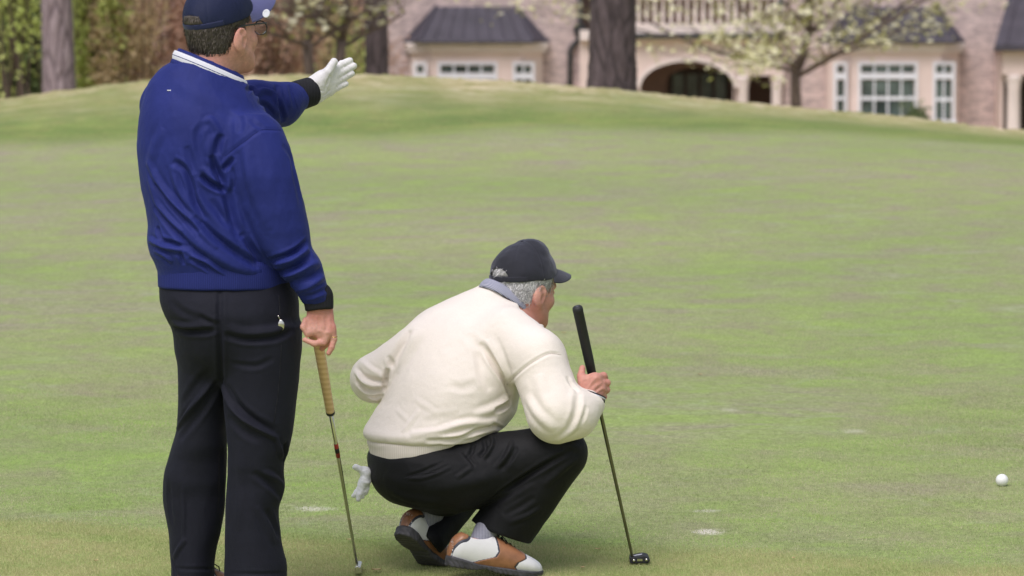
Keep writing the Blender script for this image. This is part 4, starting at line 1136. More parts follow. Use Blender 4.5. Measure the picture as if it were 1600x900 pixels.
# ================================================================ STANDING MAN
def fmin_base(px, D): 
    x = float(W(px, 64, D)[0]); return np.array((x, D+DOFF, g1(x, D+DOFF)))
def build_shoe(parent, base, O, M, bend=0.0, tan=True):
    """golf shoe in local coordinates: y toe, z up"""
    O = np.asarray(O, float); cb, sb = math.cos(bend), math.sin(bend)
    def unb(P):
        if not bend: return P
        y, z = P[:, 1], P[:, 2]; t = np.clip((y-.015)/.07, 0, 1); a = bend*t*t*(3-2*t)
        c, s = np.cos(a), np.sin(a); y2, z2 = y-.045, z
        return np.stack([P[:, 0], .045+y2*c+z2*s, -y2*s+z2*c], 1).astype(np.float32)
    rows = [(-.150, 0, .046, .010, .018), (-.142, 0, .050, .024, .036), (-.115, 0, .056, .0345, .050), (-.06, .001, .055, .036, .056), (-.01, .002, .052, .038, .053),
            (.03, .004, .046, .043, .045), (.07, .004, .038, .0485, .036), (.105, .002, .033, .046, .030), (.135, -.002, .027, .034, .024), (.15, -.004, .022, .018, .017), (.156, -.005, .02, .006, .008)]
    lf = loft([(r[0], r[1], r[2], r[3], r[4]) for r in rows])
    def up0(P):
        Pp = P[:, [0, 2, 1]]; return lf.fn(Pp)
    op = ell((0, -.072, .128), (.031, .052, .050))
    def upper(P):
        P = unb(P); d = up0(P); d = smax(d, .016-P[:, 2], .004)
        return smax(d, -op.fn(P), .006)
    srow = [(-.156, 0, .012), (-.145, 0, .028), (-.115, 0, .039), (-.06, 0, .037), (-.01, .001, .036), (.04, .004, .046), (.08, .004, .0525), (.115, .001, .048), (.14, -.002, .035), (.155, -.004, .019), (.163, -.005, .006)]
    SA = np.array(srow)
    def sole(P):
        P = unb(P); y = P[:, 1]; hw = np.interp(y, SA[:, 0], SA[:, 2]); cx = np.interp(y, SA[:, 0], SA[:, 1])
        d = np.abs(P[:, 0]-cx)-hw; d = smax(d, np.maximum(-.158-y, y-.163), .02)
        top = .021+.012*np.clip((-y-.06)/.08, 0, 1)+.006*np.clip((y-.1)/.05, 0, 1)
        bot = .007*np.clip(1-np.abs(y+.035)/.035, 0, 1)
        d = smax(d, P[:, 2]-top, .006); d = smax(d, bot-P[:, 2], .006)
        gr = .0022*np.clip(np.sin((y+P[:, 2]*.8)*420), 0, 1)*(P[:, 2] < top*.72)
        return d+gr
    def ov(region, lift, thick=.004):
        def fn(P):
            u = upper(P); Q = unb(P); return smax(smax(u-lift, -(u+thick), .0005), region(Q), .0008)
        return fn
    def saddle(P):
        y, z = P[:, 1], P[:, 2]
        f1 = np.interp(z, [.015, .032, .050, .066, .1], [-.095, -.060, -.012, -.004, -.012]); f2 = np.interp(z, [.015, .028, .042, .056, .08], [.062, .046, .052, .078, .085])
        return np.maximum(f1-y, y-f2)*.8
    def heel(P):
        y, z = P[:, 1], P[:, 2]; return smax((y-np.interp(z, [.02, .05, .09], [-.128, -.118, -.102]))*.8, (np.abs(P[:, 0])-np.interp(z, [.02, .05, .095], [.012, .019, .029]))*.9, .012)
    def shift(f, t): return lambda P: f(P)-t
    sh = None
    V, Q = mesh_sdf([(local(upper, O, M), 'u', 0)], .0028)
    sh = skin_mesh('shoe', V, Q, M_WHITEL, parent, base)
    V, Q = mesh_sdf([(local(sole, O, M), 'u', 0)], .0025); skin_mesh('sole', V, Q, M_SOLE, sh, base)
    for nm, rg, m, lift in (('trim', shift(saddle, .0045), M_NAVYL, .0009), ('trim', shift(heel, .0045), M_NAVYL, .0009), ('saddle', saddle, M_BROWNL, .0024), ('heel_counter', heel, M_BROWNL, .0024)):
        V, Q = mesh_sdf([(local(ov(rg, lift), O, M), 'u', 0)], .0022); skin_mesh(nm, V, Q, m, sh, base)
    lc = MB()
    for i in range(5):
        y = .002+i*.015; z = .1055-i*.0075
        for a, b in ((-1, 1), (1, -1)):
            lc.tube([(a*.020+.003, y, z-.010), (.003, y+.006, z+.002), (b*.020+.003, y+.013, z-.014)], .0019, 5)
    for s in (-1, 1): lc.tube([(0.003, .0, .108), (s*.018, -.006, .118), (s*.030, .008, .106), (s*.028, .016, .092)], .0018, 5)
    lc.v = [tuple(M@np.array(v)+O-np.asarray(base)) for v in lc.v]
    o = lc.build('lace', M_LACE, sh, smooth=True); o['kind'] = 'stuff'
    return sh

def standing_man():
    global DOFF
    DOFF = -.42            # he stands a little nearer than his figures below say
    base = fmin_base(358, 11.0)
    yaw = 42
    M = rot(yaw, 4); s = 1.04
    O = W(375, 62, 10.965)-s*(M@np.array((.081, -.008, -.024)))
    torso = rows_px([(448, 249, 458, 11.0, .150), (425, 246, 456, 11.0, .158), (410, 241, 452, 11.0, .165), (395, 234, 450, 11.0, .172), (372, 231, 448, 11.0, .174), (352, 232, 446, 11.0, .172), (330, 229, 445, 11.0, .17),
                     (290, 221, 440, 11.0, .168), (240, 215, 436, 11.0, .168), (200, 216, 428, 11.0, .160), (170, 220, 412, 11.0, .145), (145, 227, 396, 11.0, .125), (125, 236, 380, 11.0, .108), (108, 250, 366, 11.0, .092), (94, 272, 352, 11.0, .078)])
    tl = loft(torso)
    arm = loft(rows_px([(474, 474, 519, 10.90, .046), (455, 462, 514, 10.89, .060), (430, 440, 508, 10.89, .070), (405, 420, 500, 10.89, .074), (385, 402, 487, 10.89, .076), (355, 388, 482, 10.885, .078), (320, 374, 475, 10.88, .080),
                        (280, 360, 465, 10.88, .084), (245, 352, 457, 10.89, .086), (215, 350, 447, 10.90, .085), (195, 352, 437, 10.91, .080), (178, 358, 420, 10.92, .07)]))
    larm = [cone(W(265, 165, 11.12), W(340, 165, 11.24), .085, .074), cone(W(340, 165, 11.24), W(402, 166, 11.31), .074, .068), cone(W(402, 165, 11.31), W(438, 164, 11.36), .068, .060), cone(W(438, 163, 11.36), W(468, 150, 11.41), .060, .042)]
    # ---- hands
    D = 10.885
    hand_r = fingers([cone(W(489, 484, D+.01), W(487, 514, D), .016, .0165), cone(W(499, 484, D+.01), W(501, 520, D-.004), .018, .019), cone(W(511, 484, D+.01), W(514, 516, D), .0165, .017)],
        [chain([W(497, 515, D-.01), W(481, 521, D-.012), W(474, 511, D-.012), W(477, 500, D-.004)], [.013, .0105, .0092, .008]),
         chain([W(513, 520, D-.008), W(506, 535, D-.014), W(491, 537, D-.022), W(476, 531, D-.02)], [.013, .0096, .0088, .0072]),
         chain([W(518, 512, D-.002), W(521.5, 530, D-.004), W(518, 543, D-.008), W(513.5, 552, D-.010)], [.013, .0096, .0088, .0075]),
         chain([W(508, 518, D+.02), W(512, 536, D+.036), W(503, 545, D+.042)], [.013, .0095, .008]),
         chain([W(490, 500, D+.02), W(486, 521, D+.034), W(492, 536, D+.04)], [.014, .0105, .009])])
    DG = 11.46
    def glove_prim(g):
        gp = [cone(W(487, 130, DG-.015), W(521, 110, DG), .017+g, .013+g), cone(W(489, 140, DG-.015), W(520, 121, DG), .017+g, .0135+g), cone(W(491, 150, DG-.015), W(518, 132, DG), .0155+g, .0128+g), cone(W(493, 156, DG-.012), W(514, 142, DG), .0115+g, .0115+g),
              ell(W(503, 125, DG-.022), (.024+g, .016+g, .026+g)), cone(W(478, 146, DG-.03), W(490, 141, DG-.016), .034+g, .030+g)]
        return fingers(gp, [chain([W(520, 110, DG), W(534, 101, DG+.012), W(546.5, 95, DG+.022)], [.0135+g, .0115+g, .0098+g]),
                            chain([W(519, 121, DG), W(536, 111, DG+.012), W(552.5, 103, DG+.022)], [.0135+g, .0117+g, .0100+g]),
                            chain([W(517, 132, DG), W(533, 123, DG+.012), W(549, 115, DG+.02)], [.0132+g, .0112+g, .0096+g]),
                            chain([W(514, 143, DG), W(526, 137, DG+.008), W(540, 131, DG+.016)], [.0122+g, .0102+g, .0086+g]),
                            chain([W(499, 128, DG-.026), W(512, 113, DG-.030), W(522, 96.5, DG-.024)], [.020+g, .0135+g, .0108+g])], .012)
    legs = [loft(rows_px([(932, 268, 337, 11.07, .09), (905, 268, 336, 11.07, .088), (885, 268, 336, 11.07, .088), (864, 266, 338, 11.07, .086), (828, 263, 346, 11.07, .084), (777, 255, 352, 11.07, .084), (745, 256, 353, 11.06, .084), (720, 262, 354, 11.06, .086), (690, 271, 354, 11.05, .09), (665, 277, 354, 11.05, .094), (603, 279, 360, 11.04, .105), (555, 277, 366, 11.03, .115), (515, 276, 372, 11.03, .12)])),
            loft(rows_px([(932, 351, 449, 10.96, .096), (905, 351, 448.5, 10.96, .094), (885, 351, 448.5, 10.96, .094), (862, 352, 443, 10.96, .092), (844, 352, 439, 10.96, .09), (798, 353, 435, 10.96, .088), (775, 354, 441, 10.96, .088), (758, 355, 444.5, 10.96, .088), (738, 356, 443, 10.955, .088), (722, 356, 444, 10.95, .09), (700, 356, 452, 10.95, .094), (655, 352, 461, 10.95, .1), (593, 347, 467, 10.95, .108), (542, 343, 469, 10.95, .115), (510, 341, 468, 10.96, .12)]))]
    pel = loft(rows_px([(596, 322, 392, 11.0, .06), (575, 292, 452, 11.0, .115), (545, 276, 467, 10.995, .150), (522, 272, 468, 10.99, .162), (490, 257, 467, 10.985, .168), (468, 250, 466, 10.99, .162), (445, 249, 463, 11.0, .15), (430, 250, 458, 11.0, .146)]))
    neck = cone(O+s*(M@np.array((0, -.022, -.045))), W(327, 122, 11.02), .066, .076)
    head = local(head_fn(.006), O, M, s)
    items = [(head, 'u', 0), (neck, 'u', .03), (inset(tl, .022), 'u', .02), (inset(arm, .022), 'u', .03)] + [(inset(p, .022), 'u', .03) for p in larm] + \
            [(inset(pel, .02), 'u', .03), (inset(legs[0], .022), 'u', .02), (inset(legs[1], .022), 'u', .005), (cone(W(496, 462, 10.895), W(499, 488, 10.89), .026, .024), 'u', .02), (hand_r, 'u', .012), (cone(W(466, 151, 11.41), W(489, 142, 11.445), .024, .022), 'u', .02), (glove_prim(-.0035), 'u', .01)]
    V, Q = mesh_sdf(items, .0033)
    V = folds(V, Q, [([(494, 494), (494, 512)], .0018, .004), ([(504, 494), (506, 514)], .0018, .004), ([(514, 494), (516, 512)], .0016, .004), ([(486, 500), (486, 514)], .0014, .004), ([(499, 503), (500, 516)], -.0016, .004), ([(510, 502), (511, 516)], -.0016, .004),
        ([(508, 519), (515, 521)], .0022, .004), ([(496, 516), (503, 519)], .0022, .004), ([(505, 533), (508, 537)], -.0014, .003), ([(492, 533), (493, 539)], -.0012, .003), ([(517, 533), (524, 533)], -.0014, .003), ([(515, 544), (520, 546)], -.0012, .003), ([(477, 512), (481, 519)], -.0014, .003), ([(490, 491), (508, 492)], -.001, .003)])
    man = link('person', npmesh('person', V-base.astype(np.float32), Q), M_SKIN1); man.location = base
    tag(man, 'standing man in royal blue jacket and navy cap pointing with a white gloved hand', 'person')
    # ---- jacket
    V, Q = mesh_sdf([(tl, 'u', 0), (arm, 'u', .020)]+[(p, 'u', .03) for p in larm]+[(inset(cone(O+s*(M@np.array((0, -.03, -.06))), W(330, 104, 11.02), .07, .07), -.0), 's', .01)], .0036)
    V = crumple(V, Q, .0035, 8, (1, 1, .6), 2); V = crumple(V, Q, .0016, 19, (1, 1, .55), 4); V = crumple(V, Q, .0008, 42, (1, 1, .6), 5)
    N_ = -.011; 
    V = folds(V, Q, [([(352, 243), (367, 231), (384, 219), (412, 202), (439, 203)], -.0025, .006),
        ([(322, 192), (328, 187), (336, 196), (344, 212)], .006, .009), ([(320, 192), (309, 210), (310, 232), (315, 262)], -.006, .010), ([(347, 210), (342, 224), (340, 242)], -.010, .009), ([(331, 210), (326, 235), (332, 262)], .006, .009),
        ([(292, 228), (298, 248), (303, 272)], -.007, .012), ([(270, 252), (286, 262), (296, 282), (305, 312), (322, 344)], -.013, .009), ([(269, 258), (275, 284), (290, 314), (312, 348)], .009, .010),
        ([(330, 243), (336, 260), (344, 278), (351, 300)], -.017, .009), ([(314, 273), (324, 284), (338, 292), (354, 299)], -.016, .008), ([(318, 262), (330, 276), (344, 286)], .008, .008), ([(364, 246), (358, 256), (348, 266)], -.010, .008),
        ([(356, 262), (360, 280), (356, 300)], .009, .008), ([(353, 296), (359, 322), (366, 350), (380, 372)], -.015, .012), ([(306, 296), (322, 326), (340, 350), (372, 388)], .008, .011), ([(330, 312), (346, 336), (360, 356)], -.006, .009),
        ([(242, 286), (262, 314), (286, 340), (312, 364)], -.012, .008), ([(230, 252), (250, 290), (276, 323), (304, 350), (340, 388)], .010, .011), ([(240, 322), (260, 346), (278, 366), (300, 389), (324, 405)], -.011, .009),
        ([(232, 280), (246, 318), (268, 348), (286, 364)], .007, .010), ([(304, 338), (330, 366), (362, 390), (404, 416)], -.014, .010), ([(284, 352), (322, 388), (368, 417), (408, 428)], .010, .014),
        ([(232, 374), (246, 381), (262, 387), (284, 391)], .011, .008), ([(246, 354), (249, 368), (254, 379)], -.010, .008), ([(252, 376), (272, 381), (294, 388)], -.009, .007), ([(280, 394), (284, 404), (287, 414)], -.008, .007), ([(240, 390), (256, 398), (270, 410)], .007, .008),
        ([(300, 399), (322, 408), (340, 421), (360, 436)], .007, .006), ([(296, 404), (318, 415), (340, 432)], -.009, .007), ([(378, 364), (392, 386), (404, 406), (420, 426)], -.013, .009),
        ([(430, 413), (456, 406), (470, 398), (482, 388)], .012, .008), ([(420, 408), (450, 399), (466, 390), (480, 377)], -.012, .008), ([(424, 428), (454, 421), (472, 412), (488, 398)], -.013, .008), ([(444, 432), (466, 425), (484, 416), (502, 408)], .010, .008),
        ([(446, 444), (472, 437), (490, 430), (506, 418)], -.010, .008), ([(456, 456), (480, 449), (496, 440), (510, 430)], .008, .008), ([(462, 466), (486, 462), (512, 450)], -.006, .007),
        ([(442, 226), (455, 246), (462, 282), (470, 320)], -.005, .010), ([(384, 226), (388, 262), (400, 310), (420, 360)], .005, .014), ([(372, 236), (376, 276), (384, 320)], -.004, .012),
        ([(400, 150), (412, 141), (426, 146), (434, 166)], .010, .009), ([(433, 133), (434, 150), (440, 172), (443, 190)], -.012, .008), ([(446, 131), (449, 150), (455, 172)], .006, .008), ([(403, 160), (420, 170), (430, 186)], -.010, .009), ([(385, 142), (392, 138), (400, 150)], -.008, .007),
        ([(255, 200), (240, 230), (232, 262)], .005, .014), ([(262, 110), (300, 142), (350, 160), (395, 180)], .003, .02), ([(372, 178), (376, 192), (374, 208)], -.005, .010), ([(392, 186), (402, 196), (412, 200)], -.004, .008)])
    jk = skin_mesh('jacket', V, Q, M_BLUE, man, base)
    jt = bvh(V, Q)
    seam_line('stitching', M_BLUERIB, jk, base, jt, [(352, 243), (367, 231), (384, 219), (412, 202), (439, 203)], .0012)
    seam_line('stitching', M_BLUERIB, jk, base, jt, [(452, 131), (459, 150), (466, 170)], .0012)
    wb = loft(rows_px([(449, 247.5, 458, 11.0, .157), (447, 247, 459, 11.0, .160), (430, 246.5, 459, 11.0, .162), (412, 246, 456, 11.0, .160), (405, 248, 452, 11.0, .15)]))
    V, Q = mesh_sdf([(wb, 'u', 0)], .004); V = crumple(V, Q, .002, 10, (1, 1, .3), 6)
    skin_mesh('waistband', V, Q, M_BLUERIB, jk, base)
    for nm, a, b, ra, rb in (('cuff', W(497, 464, 10.895), W(499, 485, 10.89), .043, .0385), ('cuff', W(464, 150, 11.405), W(487, 143, 11.445), .0445, .043)):
        ax = (b-a)/np.linalg.norm(b-a); pl = lambda P, b=b, ax=ax: (P-b.astype(np.float32))@ax.astype(np.float32)
        c = cone(a, b+ax*.02, ra, rb); cc = Prim(lambda P, c=c, pl=pl: smax(c.fn(P), pl(P), .006), c.lo, c.hi)
        V, Q = mesh_sdf([(cc, 'u', 0)], .003); V = crumple(V, Q, .0015, 26, seed=8)
        skin_mesh('cuff', V, Q, M_BLACKRIB, jk, base)
    C = W(328, 117, 11.0); U = np.array((.104, 0, -.044)); Vv = np.array((.012, .088, -.012)); n0 = np.array((.10, .02, 1.))
    band('collar', M_WHITECLOTH, jk, base, C-n0*.004, U, Vv, n0, .030, -.004, .006, bulge=.0035)
    ring_tube('collar_stripe', M_BLUE, jk, base, C+n0*.0115, U*1.002, Vv*1.002, .0017, 48)
    band('collar_lining', M_BLUE, jk, base, C+n0*.004, U*.94, Vv*.94, n0, .032, -.008, .004, bulge=.002)
    band('collar_base', M_BLUERIB, jk, base, C-n0*.020, U*1.035, Vv*1.035, n0, .022, -.004, .008, bulge=.003)
    pt = hit(jt, 264, 141)
    if pt is not None: MB().box(pt[0]-.005, pt[0]+.006, pt[1]-.003, pt[1]+.004, pt[2]-.0015, pt[2]+.0012).build('embroidery', M_WHITECLOTH, jk, tuple(base))
    # ---- glove, ring, hair, cap, glasses, eyes
    V, Q = mesh_sdf([(glove_prim(.0005), 'u', 0)], .0026); V = crumple(V, Q, .0012, 60, seed=9)
    V = folds(V, Q, [([(491, 133), (498, 141), (507, 142)], -.002, .003), ([(507, 141), (513, 125), (520, 112)], -.0025, .004), ([(503, 150), (510, 146), (516, 140)], -.002, .003)] +
        [([(x-2.2, y-3.8), (x+2.2, y+3.8)], -.0016, .0022) for x, y in ((535, 101), (541, 98), (537, 111), (545, 107), (533, 123), (542, 118), (527, 137), (534, 134))])
    skin_mesh('glove', V, Q, M_GLOVE, man, base)
    ring_tube('ring', M_GOLD, man, base, W(521, 526, D-.003), (.0102, 0, 0), (0, .0102, .001), .0016)
    Mc = rot(yaw, 15); Oc = O+s*(M@np.array((0, .004, .017)))
    make_hair(man, base, O, M, s, M_HAIR1, 5200, .014, 21, -.072, .004, .0, .22, (Oc, Mc, s*.955))
    cap, vi = make_cap(man, base, Oc, Mc, s*.955, M_NAVYMESH, M_VISOR_LIT, M_NAVY, 0., 0., .106, .02, .42, 66, .030)
    mk = Oc+s*(Mc@np.array((.060, .108, .012))); mk = W(416, 21, float(mk[1])-.012)
    a = MB().lathe([(.002, -.0012), (.0108, -.0012), (.0116, 0), (.0108, .0014), (.007, .0016), (.0065, .0008), (.002, .0008)], (0, 0, 0), 20)
    Mm = Matrix.Rotation(R(80), 3, 'X')@Matrix.Rotation(R(-25), 3, 'Y')
    a.v = [tuple(Mm@Vector(v)+Vector(mk-base)) for v in a.v]; a.build('ball_marker', M_WHITECLOTH, cap, smooth=False)
    L = lambda p: tuple(O+s*(M@np.array(p)))
    fr = MB()
    for sd_ in (-1, 1):
        fr.tube([L((sd_*.083, -.018, -.004)), L((sd_*.080, .0, .012)), L((sd_*.074, .06, .014)), L((sd_*.068, .108, .014))], .0024, 6)
        pts = [L((sd_*.036+.026*math.cos(t), .116-.05*abs(sd_*.036+.026*math.cos(t))*.6, .0+.019*math.sin(t))) for t in np.linspace(0, 2*math.pi, 25)]
        fr.tube(pts, .0013, 5, False); fr.tube(pts[0:13], .0021, 5)
    fr.tube([L((-.012, .115, .006)), L((0, .119, .009)), L((.012, .115, .006))], .0014, 5)
    gl = fr.build('glasses', M_IRON, man, tuple(base), True)
    for sd_ in (-1, 1):
        vs = [L((sd_*.036+.0245*math.cos(t), .116-.05*abs(sd_*.036+.0245*math.cos(t))*.6, .0178*math.sin(t))) for t in np.linspace(0, 2*math.pi, 24, endpoint=False)]
        off = np.array(M@np.array((0, .0015, 0)))
        b = MB(); b.add(vs+[tuple(np.array(v)-off) for v in vs], [tuple(range(24)), tuple(range(47, 23, -1))]+[(i, (i+1) % 24, (i+1) % 24+24, i+24) for i in range(24)])
        b.build('lens', M_LENS, gl, tuple(base))
        b = MB().lathe([(.001, -.0118), (.006, -.0102), (.0103, -.006), (.0118, 0), (.0103, .006), (.006, .0102), (.001, .0118)], L((sd_*.032, .0815, 0)), 12); b.build('eye', M_EYE, man, tuple(base), True)
    # ---- trousers
    V, Q = mesh_sdf([(legs[0], 'u', 0), (legs[1], 'u', .006), (pel, 'u', .030)], .0045)
    V = crumple(V, Q, .0030, 7, (1, 1, .6), 12); V = crumple(V, Q, .0010, 19, (1, 1, .5), 13)
    V = folds(V, Q, [([(344, 450), (343, 490), (344, 530), (346, 590), (354, 632)], -.009, .008), ([(272, 513), (296, 518), (320, 518), (340, 512)], -.010, .009), ([(310, 494), (326, 503), (342, 508)], -.007, .008), ([(270, 505), (290, 510), (318, 510)], .006, .009),
        ([(349, 523), (389, 531), (427, 528), (460, 514)], -.008, .009), ([(352, 512), (390, 520), (426, 517), (456, 502)], .006, .011), ([(362, 568), (396, 572), (428, 560)], -.004, .008),
        ([(347, 594), (357, 626), (380, 653), (408, 671), (436, 687)], .014, .0075), ([(356, 602), (372, 632), (398, 656), (432, 674)], -.008, .010), ([(356, 650), (380, 672), (410, 688)], -.006, .012),
        ([(432, 686), (437, 700), (440, 716)], .008, .006), ([(446, 692), (446, 706), (442, 722)], -.014, .008), ([(396, 738), (422, 757), (440, 776)], -.008, .009), ([(412, 736), (432, 748), (444, 760)], .007, .008), ([(416, 796), (428, 818), (436, 840)], -.008, .009), ([(402, 790), (416, 820), (430, 850)], .005, .010),
        ([(338, 588), (318, 614), (296, 642), (276, 671)], .012, .0075), ([(340, 604), (322, 632), (300, 660), (280, 688)], -.007, .010), ([(330, 576), (306, 604), (284, 634)], -.006, .011),
        ([(286, 760), (287, 806), (286, 848)], .004, .006), ([(264, 750), (266, 790), (270, 820)], -.004, .008), ([(290, 842), (280, 856), (271, 872)], .006, .007), ([(264, 862), (272, 884), (276, 900)], -.005, .007),
        ([(345, 700), (346, 750), (344, 800)], -.004, .010), ([(372, 690), (376, 760), (372, 830)], .004, .014), ([(265, 470), (290, 490), (320, 500)], -.004, .010), ([(350, 895.5), (400, 897), (446, 895)], -.003, .0045), ([(267, 888), (300, 889.5), (335, 889)], -.003, .0045)])
    tr = skin_mesh('trousers', V, Q, M_TROUSER1, man, base); tt = bvh(V, Q)
    seam_line('pocket_seam', M_BLACKRIB, tr, base, tt, [(436, 462), (437, 480), (438, 500), (439, 520)], .0012)
    seam_line('side_seam', M_BLACKRIB, tr, base, tt, [(440, 530), (436, 600), (428, 660)], .0010)
    p = hit(tt, 439, 504); p = p if p is not None else W(439, 504, 10.85)
    b = MB().lathe([(.001, -.0175), (.005, -.015), (.0085, -.008), (.0095, 0), (.0085, .007), (.005, .013), (.002, .0155)], (p[0]+.001, p[1]-.013, p[2]-.006), 14, 1, .28)
    ch = b.build('key_fob', M_STEEL, tr, tuple(base), True)
    MB().tube([p+np.array((-.003, -.004, .008)), p+np.array((-.006, -.006, .017)), p+np.array((-.0085, -.004, .021))], .0016, 6).build('clip', M_STEEL, ch, tuple(base), True)
    # ---- shoes (below the picture edge, planted on the turf)
    for px, Dd, yw in ((308, 11.05, 32), (405, 10.95, 46)):
        p_ = W(px, 64, Dd); x, y_ = float(p_[0]), float(p_[1]); build_shoe(man, base, (x+.02, y_+.06, g1(x, y_)), rot(yw, 0).astype(float))
    DOFF = 0.0
    return man
standing_man()

# ================================================================ CROUCHING MAN
def plane_cut(p, pa, pb, keep_px, Dd):
    """keep the part of p on the side of the (photo) line pa-pb where keep_px lies"""
    a, b, q = W(*pa, Dd), W(*pb, Dd), W(*keep_px, Dd)
    t = (b-a)/np.linalg.norm(b-a); n = np.array((t[2], 0, -t[0])); n = n if (q-a)@n < 0 else -n
    n = n.astype(np.float32); a = a.astype(np.float32)
    return Prim(lambda P: smax(p.fn(P), (P-a)@n, .004), p.lo, p.hi)
def crouching_man():
    base = fmin_base(740, 11.15)
    yaw = 47; M = rot(yaw, -13); s = 1.0
    O = W(843, 462, 11.27)-s*(M@np.array((.081, -.008, -.024)))
    tl = loft(rows_px([(693, 588, 722, 11.18, .150), (688, 577, 742, 11.18, .172), (682, 570, 760, 11.18, .184), (674, 568, 778, 11.18, .189), (664, 572, 792, 11.19, .19), (645, 584, 806, 11.20, .19), (620, 600, 812, 11.21, .19), (590, 612, 824, 11.22, .185),
                       (560, 622, 838, 11.24, .18), (530, 632, 848, 11.26, .170), (506, 642, 850, 11.28, .155), (488, 660, 842, 11.30, .135), (472, 690, 828, 11.31, .112), (458, 722, 816, 11.32, .09), (448, 746, 806, 11.32, .072), (442, 756, 800, 11.32, .06)]))
    rarm = [cone(W(795, 530, 11.16), W(838, 560, 11.07), .095, .083), cone(W(838, 560, 11.07), W(868, 642, 11.0), .083, .088), cone(W(872, 648, 11.0), W(898, 646, 11.0), .083, .070), cone(W(898, 646, 11.0), W(923, 632, 11.03), .068, .043)]
    larm = [cone(W(665, 545, 11.24), W(585, 591, 11.27), .088, .069), cone(W(585, 591, 11.27), W(612, 602, 11.36), .069, .064), cone(W(612, 602, 11.36), W(690, 660, 11.52), .064, .042)]
    D = 11.045
    hand = fingers([cone(W(918, 626, D), W(914, 597, D), .023, .021), cone(W(926, 622, D), W(930, 592, D-.006), .023, .019), cone(W(932, 622, D+.006), W(938, 606, D), .021, .017)],
        [chain([W(914, 600, D), W(907.5, 588, D+.008), W(910, 575, D+.024)], [.016, .0115, .0095]),
         chain([W(928, 592, D-.002), W(943, 587, D+.016), W(945, 590, D+.045), W(930, 590, D+.060)], [.015, .0110, .0098, .0085]),
         chain([W(932, 598, D-.002), W(948.5, 598, D+.016), W(948, 601, D+.045), W(932, 600, D+.062)], [.015, .0108, .0096, .0085]),
         chain([W(933, 607, D), W(948, 609, D+.016), W(947, 611, D+.042), W(934, 610, D+.058)], [.015, .0104, .0092, .008]),
         chain([W(931, 616, D+.004), W(943.5, 620, D+.016), W(943, 621, D+.038), W(933, 619, D+.052)], [.014, .0096, .0084, .0075])])
    DL = 11.60
    lhand = fingers([cone(W(700, 668, 11.54), W(730, 690, DL), .026, .024), cone(W(702, 676, 11.54), W(728, 700, DL), .022, .02)],
        [chain([W(730, 686-2+k*7, DL), W(748, 694+k*7, DL+.02), W(758, 706+k*6, DL+.03)], [.012, .0095, .008]) for k in range(4)]+[chain([W(712, 672, 11.55), W(730, 668, 11.56), W(744, 674, 11.57)], [.014, .011, .009])])
    thigh_r = cone(W(700, 742, 11.12), W(874, 706, 11.07), .106, .082)
    calf_r = plane_cut(cone(W(876, 708, 11.07), W(772, 846, 11.12), .080, .093), (733, 812), (831, 849), (850, 740), 11.12)
    hip = loft(rows_px([(798, 668, 716, 11.17, .06), (792, 645, 746, 11.17, .11), (784, 612, 766, 11.17, .15), (775, 597, 786, 11.17, .17), (758, 583, 812, 11.17, .19), (738, 576, 820, 11.17, .20), (715, 574, 800, 11.18, .198), (698, 580, 770, 11.19, .18), (680, 600, 770, 11.2, .15)]))
    thigh_l = cone(W(690, 742, 11.32), W(800, 735, 11.58), .10, .075)
    calf_l = plane_cut(cone(W(740, 745, 11.42), W(668, 842, 11.19), .070, .058), (636, 790), (682, 856), (720, 770), 11.19)
    # shoes first: the feet decide where the ankles go
    Mr = rot(70, -10).astype(float); Or = W(848, 898, 11.11)-Mr@np.array((-.004, .160, .012)); 
    Ml = rot(31, -34).astype(float); Ol = W(672, 884, 11.22)-Ml@np.array((0, .05, .0))
    ar = Or+Mr@np.array((0, -.065, .065)); al = Ol+Ml@np.array((0, -.075, .07))
    sock_r = cone(ar, W(775, 806, 11.11), .029, .046); sock_l = cone(al, W(672, 800, 11.19), .029, .043)
    neck = cone(O+s*(M@np.array((0, -.022, -.040))), W(786, 492, 11.3), .064, .078)
    items = [(local(head_fn(.003), O, M, s), 'u', 0), (neck, 'u', .03), (inset(tl, .03), 'u', .03)]+[(inset(p, .022), 'u', .03) for p in rarm+larm]+[(inset(hip, .025), 'u', .03), (inset(thigh_r, .025), 'u', .03), (inset(calf_r, .028), 'u', .01), (inset(thigh_l, .025), 'u', .02), (inset(calf_l, .02), 'u', .01),
             (inset(sock_r, .006), 'u', .01), (inset(sock_l, .006), 'u', .01), (cone(ar, Or+Mr@np.array((0, .08, .03)), .03, .022), 'u', .02), (cone(al, Ol+Ml@np.array((0, .03, .035)), .03, .022), 'u', .02), (hand, 'u', .01), (lhand, 'u', .01)]
    V, Q = mesh_sdf(items, .0033)
    V = folds(V, Q, [([(918, 608), (926, 596), (934, 588)], .0018, .004), ([(924, 612), (934, 602), (941, 597)], .0018, .004), ([(929, 616), (938, 609), (944, 606)], .0016, .004), ([(922, 606), (930, 597)], -.0014, .004), ([(928, 613), (937, 604)], -.0014, .004),
        ([(938, 583), (943, 589)], .0024, .0045), ([(943, 594), (948, 600)], .0024, .0045), ([(943, 606), (947, 612)], .0022, .0045), ([(906, 585), (912, 585)], -.0014, .003), ([(906, 577), (912, 578)], -.0012, .003), ([(910, 598), (918, 594)], -.0014, .004)])
    man = link('person', npmesh('person', V-base.astype(np.float32), Q), M_SKIN2); man.location = base
    tag(man, 'silver haired man in cream sweatshirt and black cap crouching behind his upright putter', 'person')
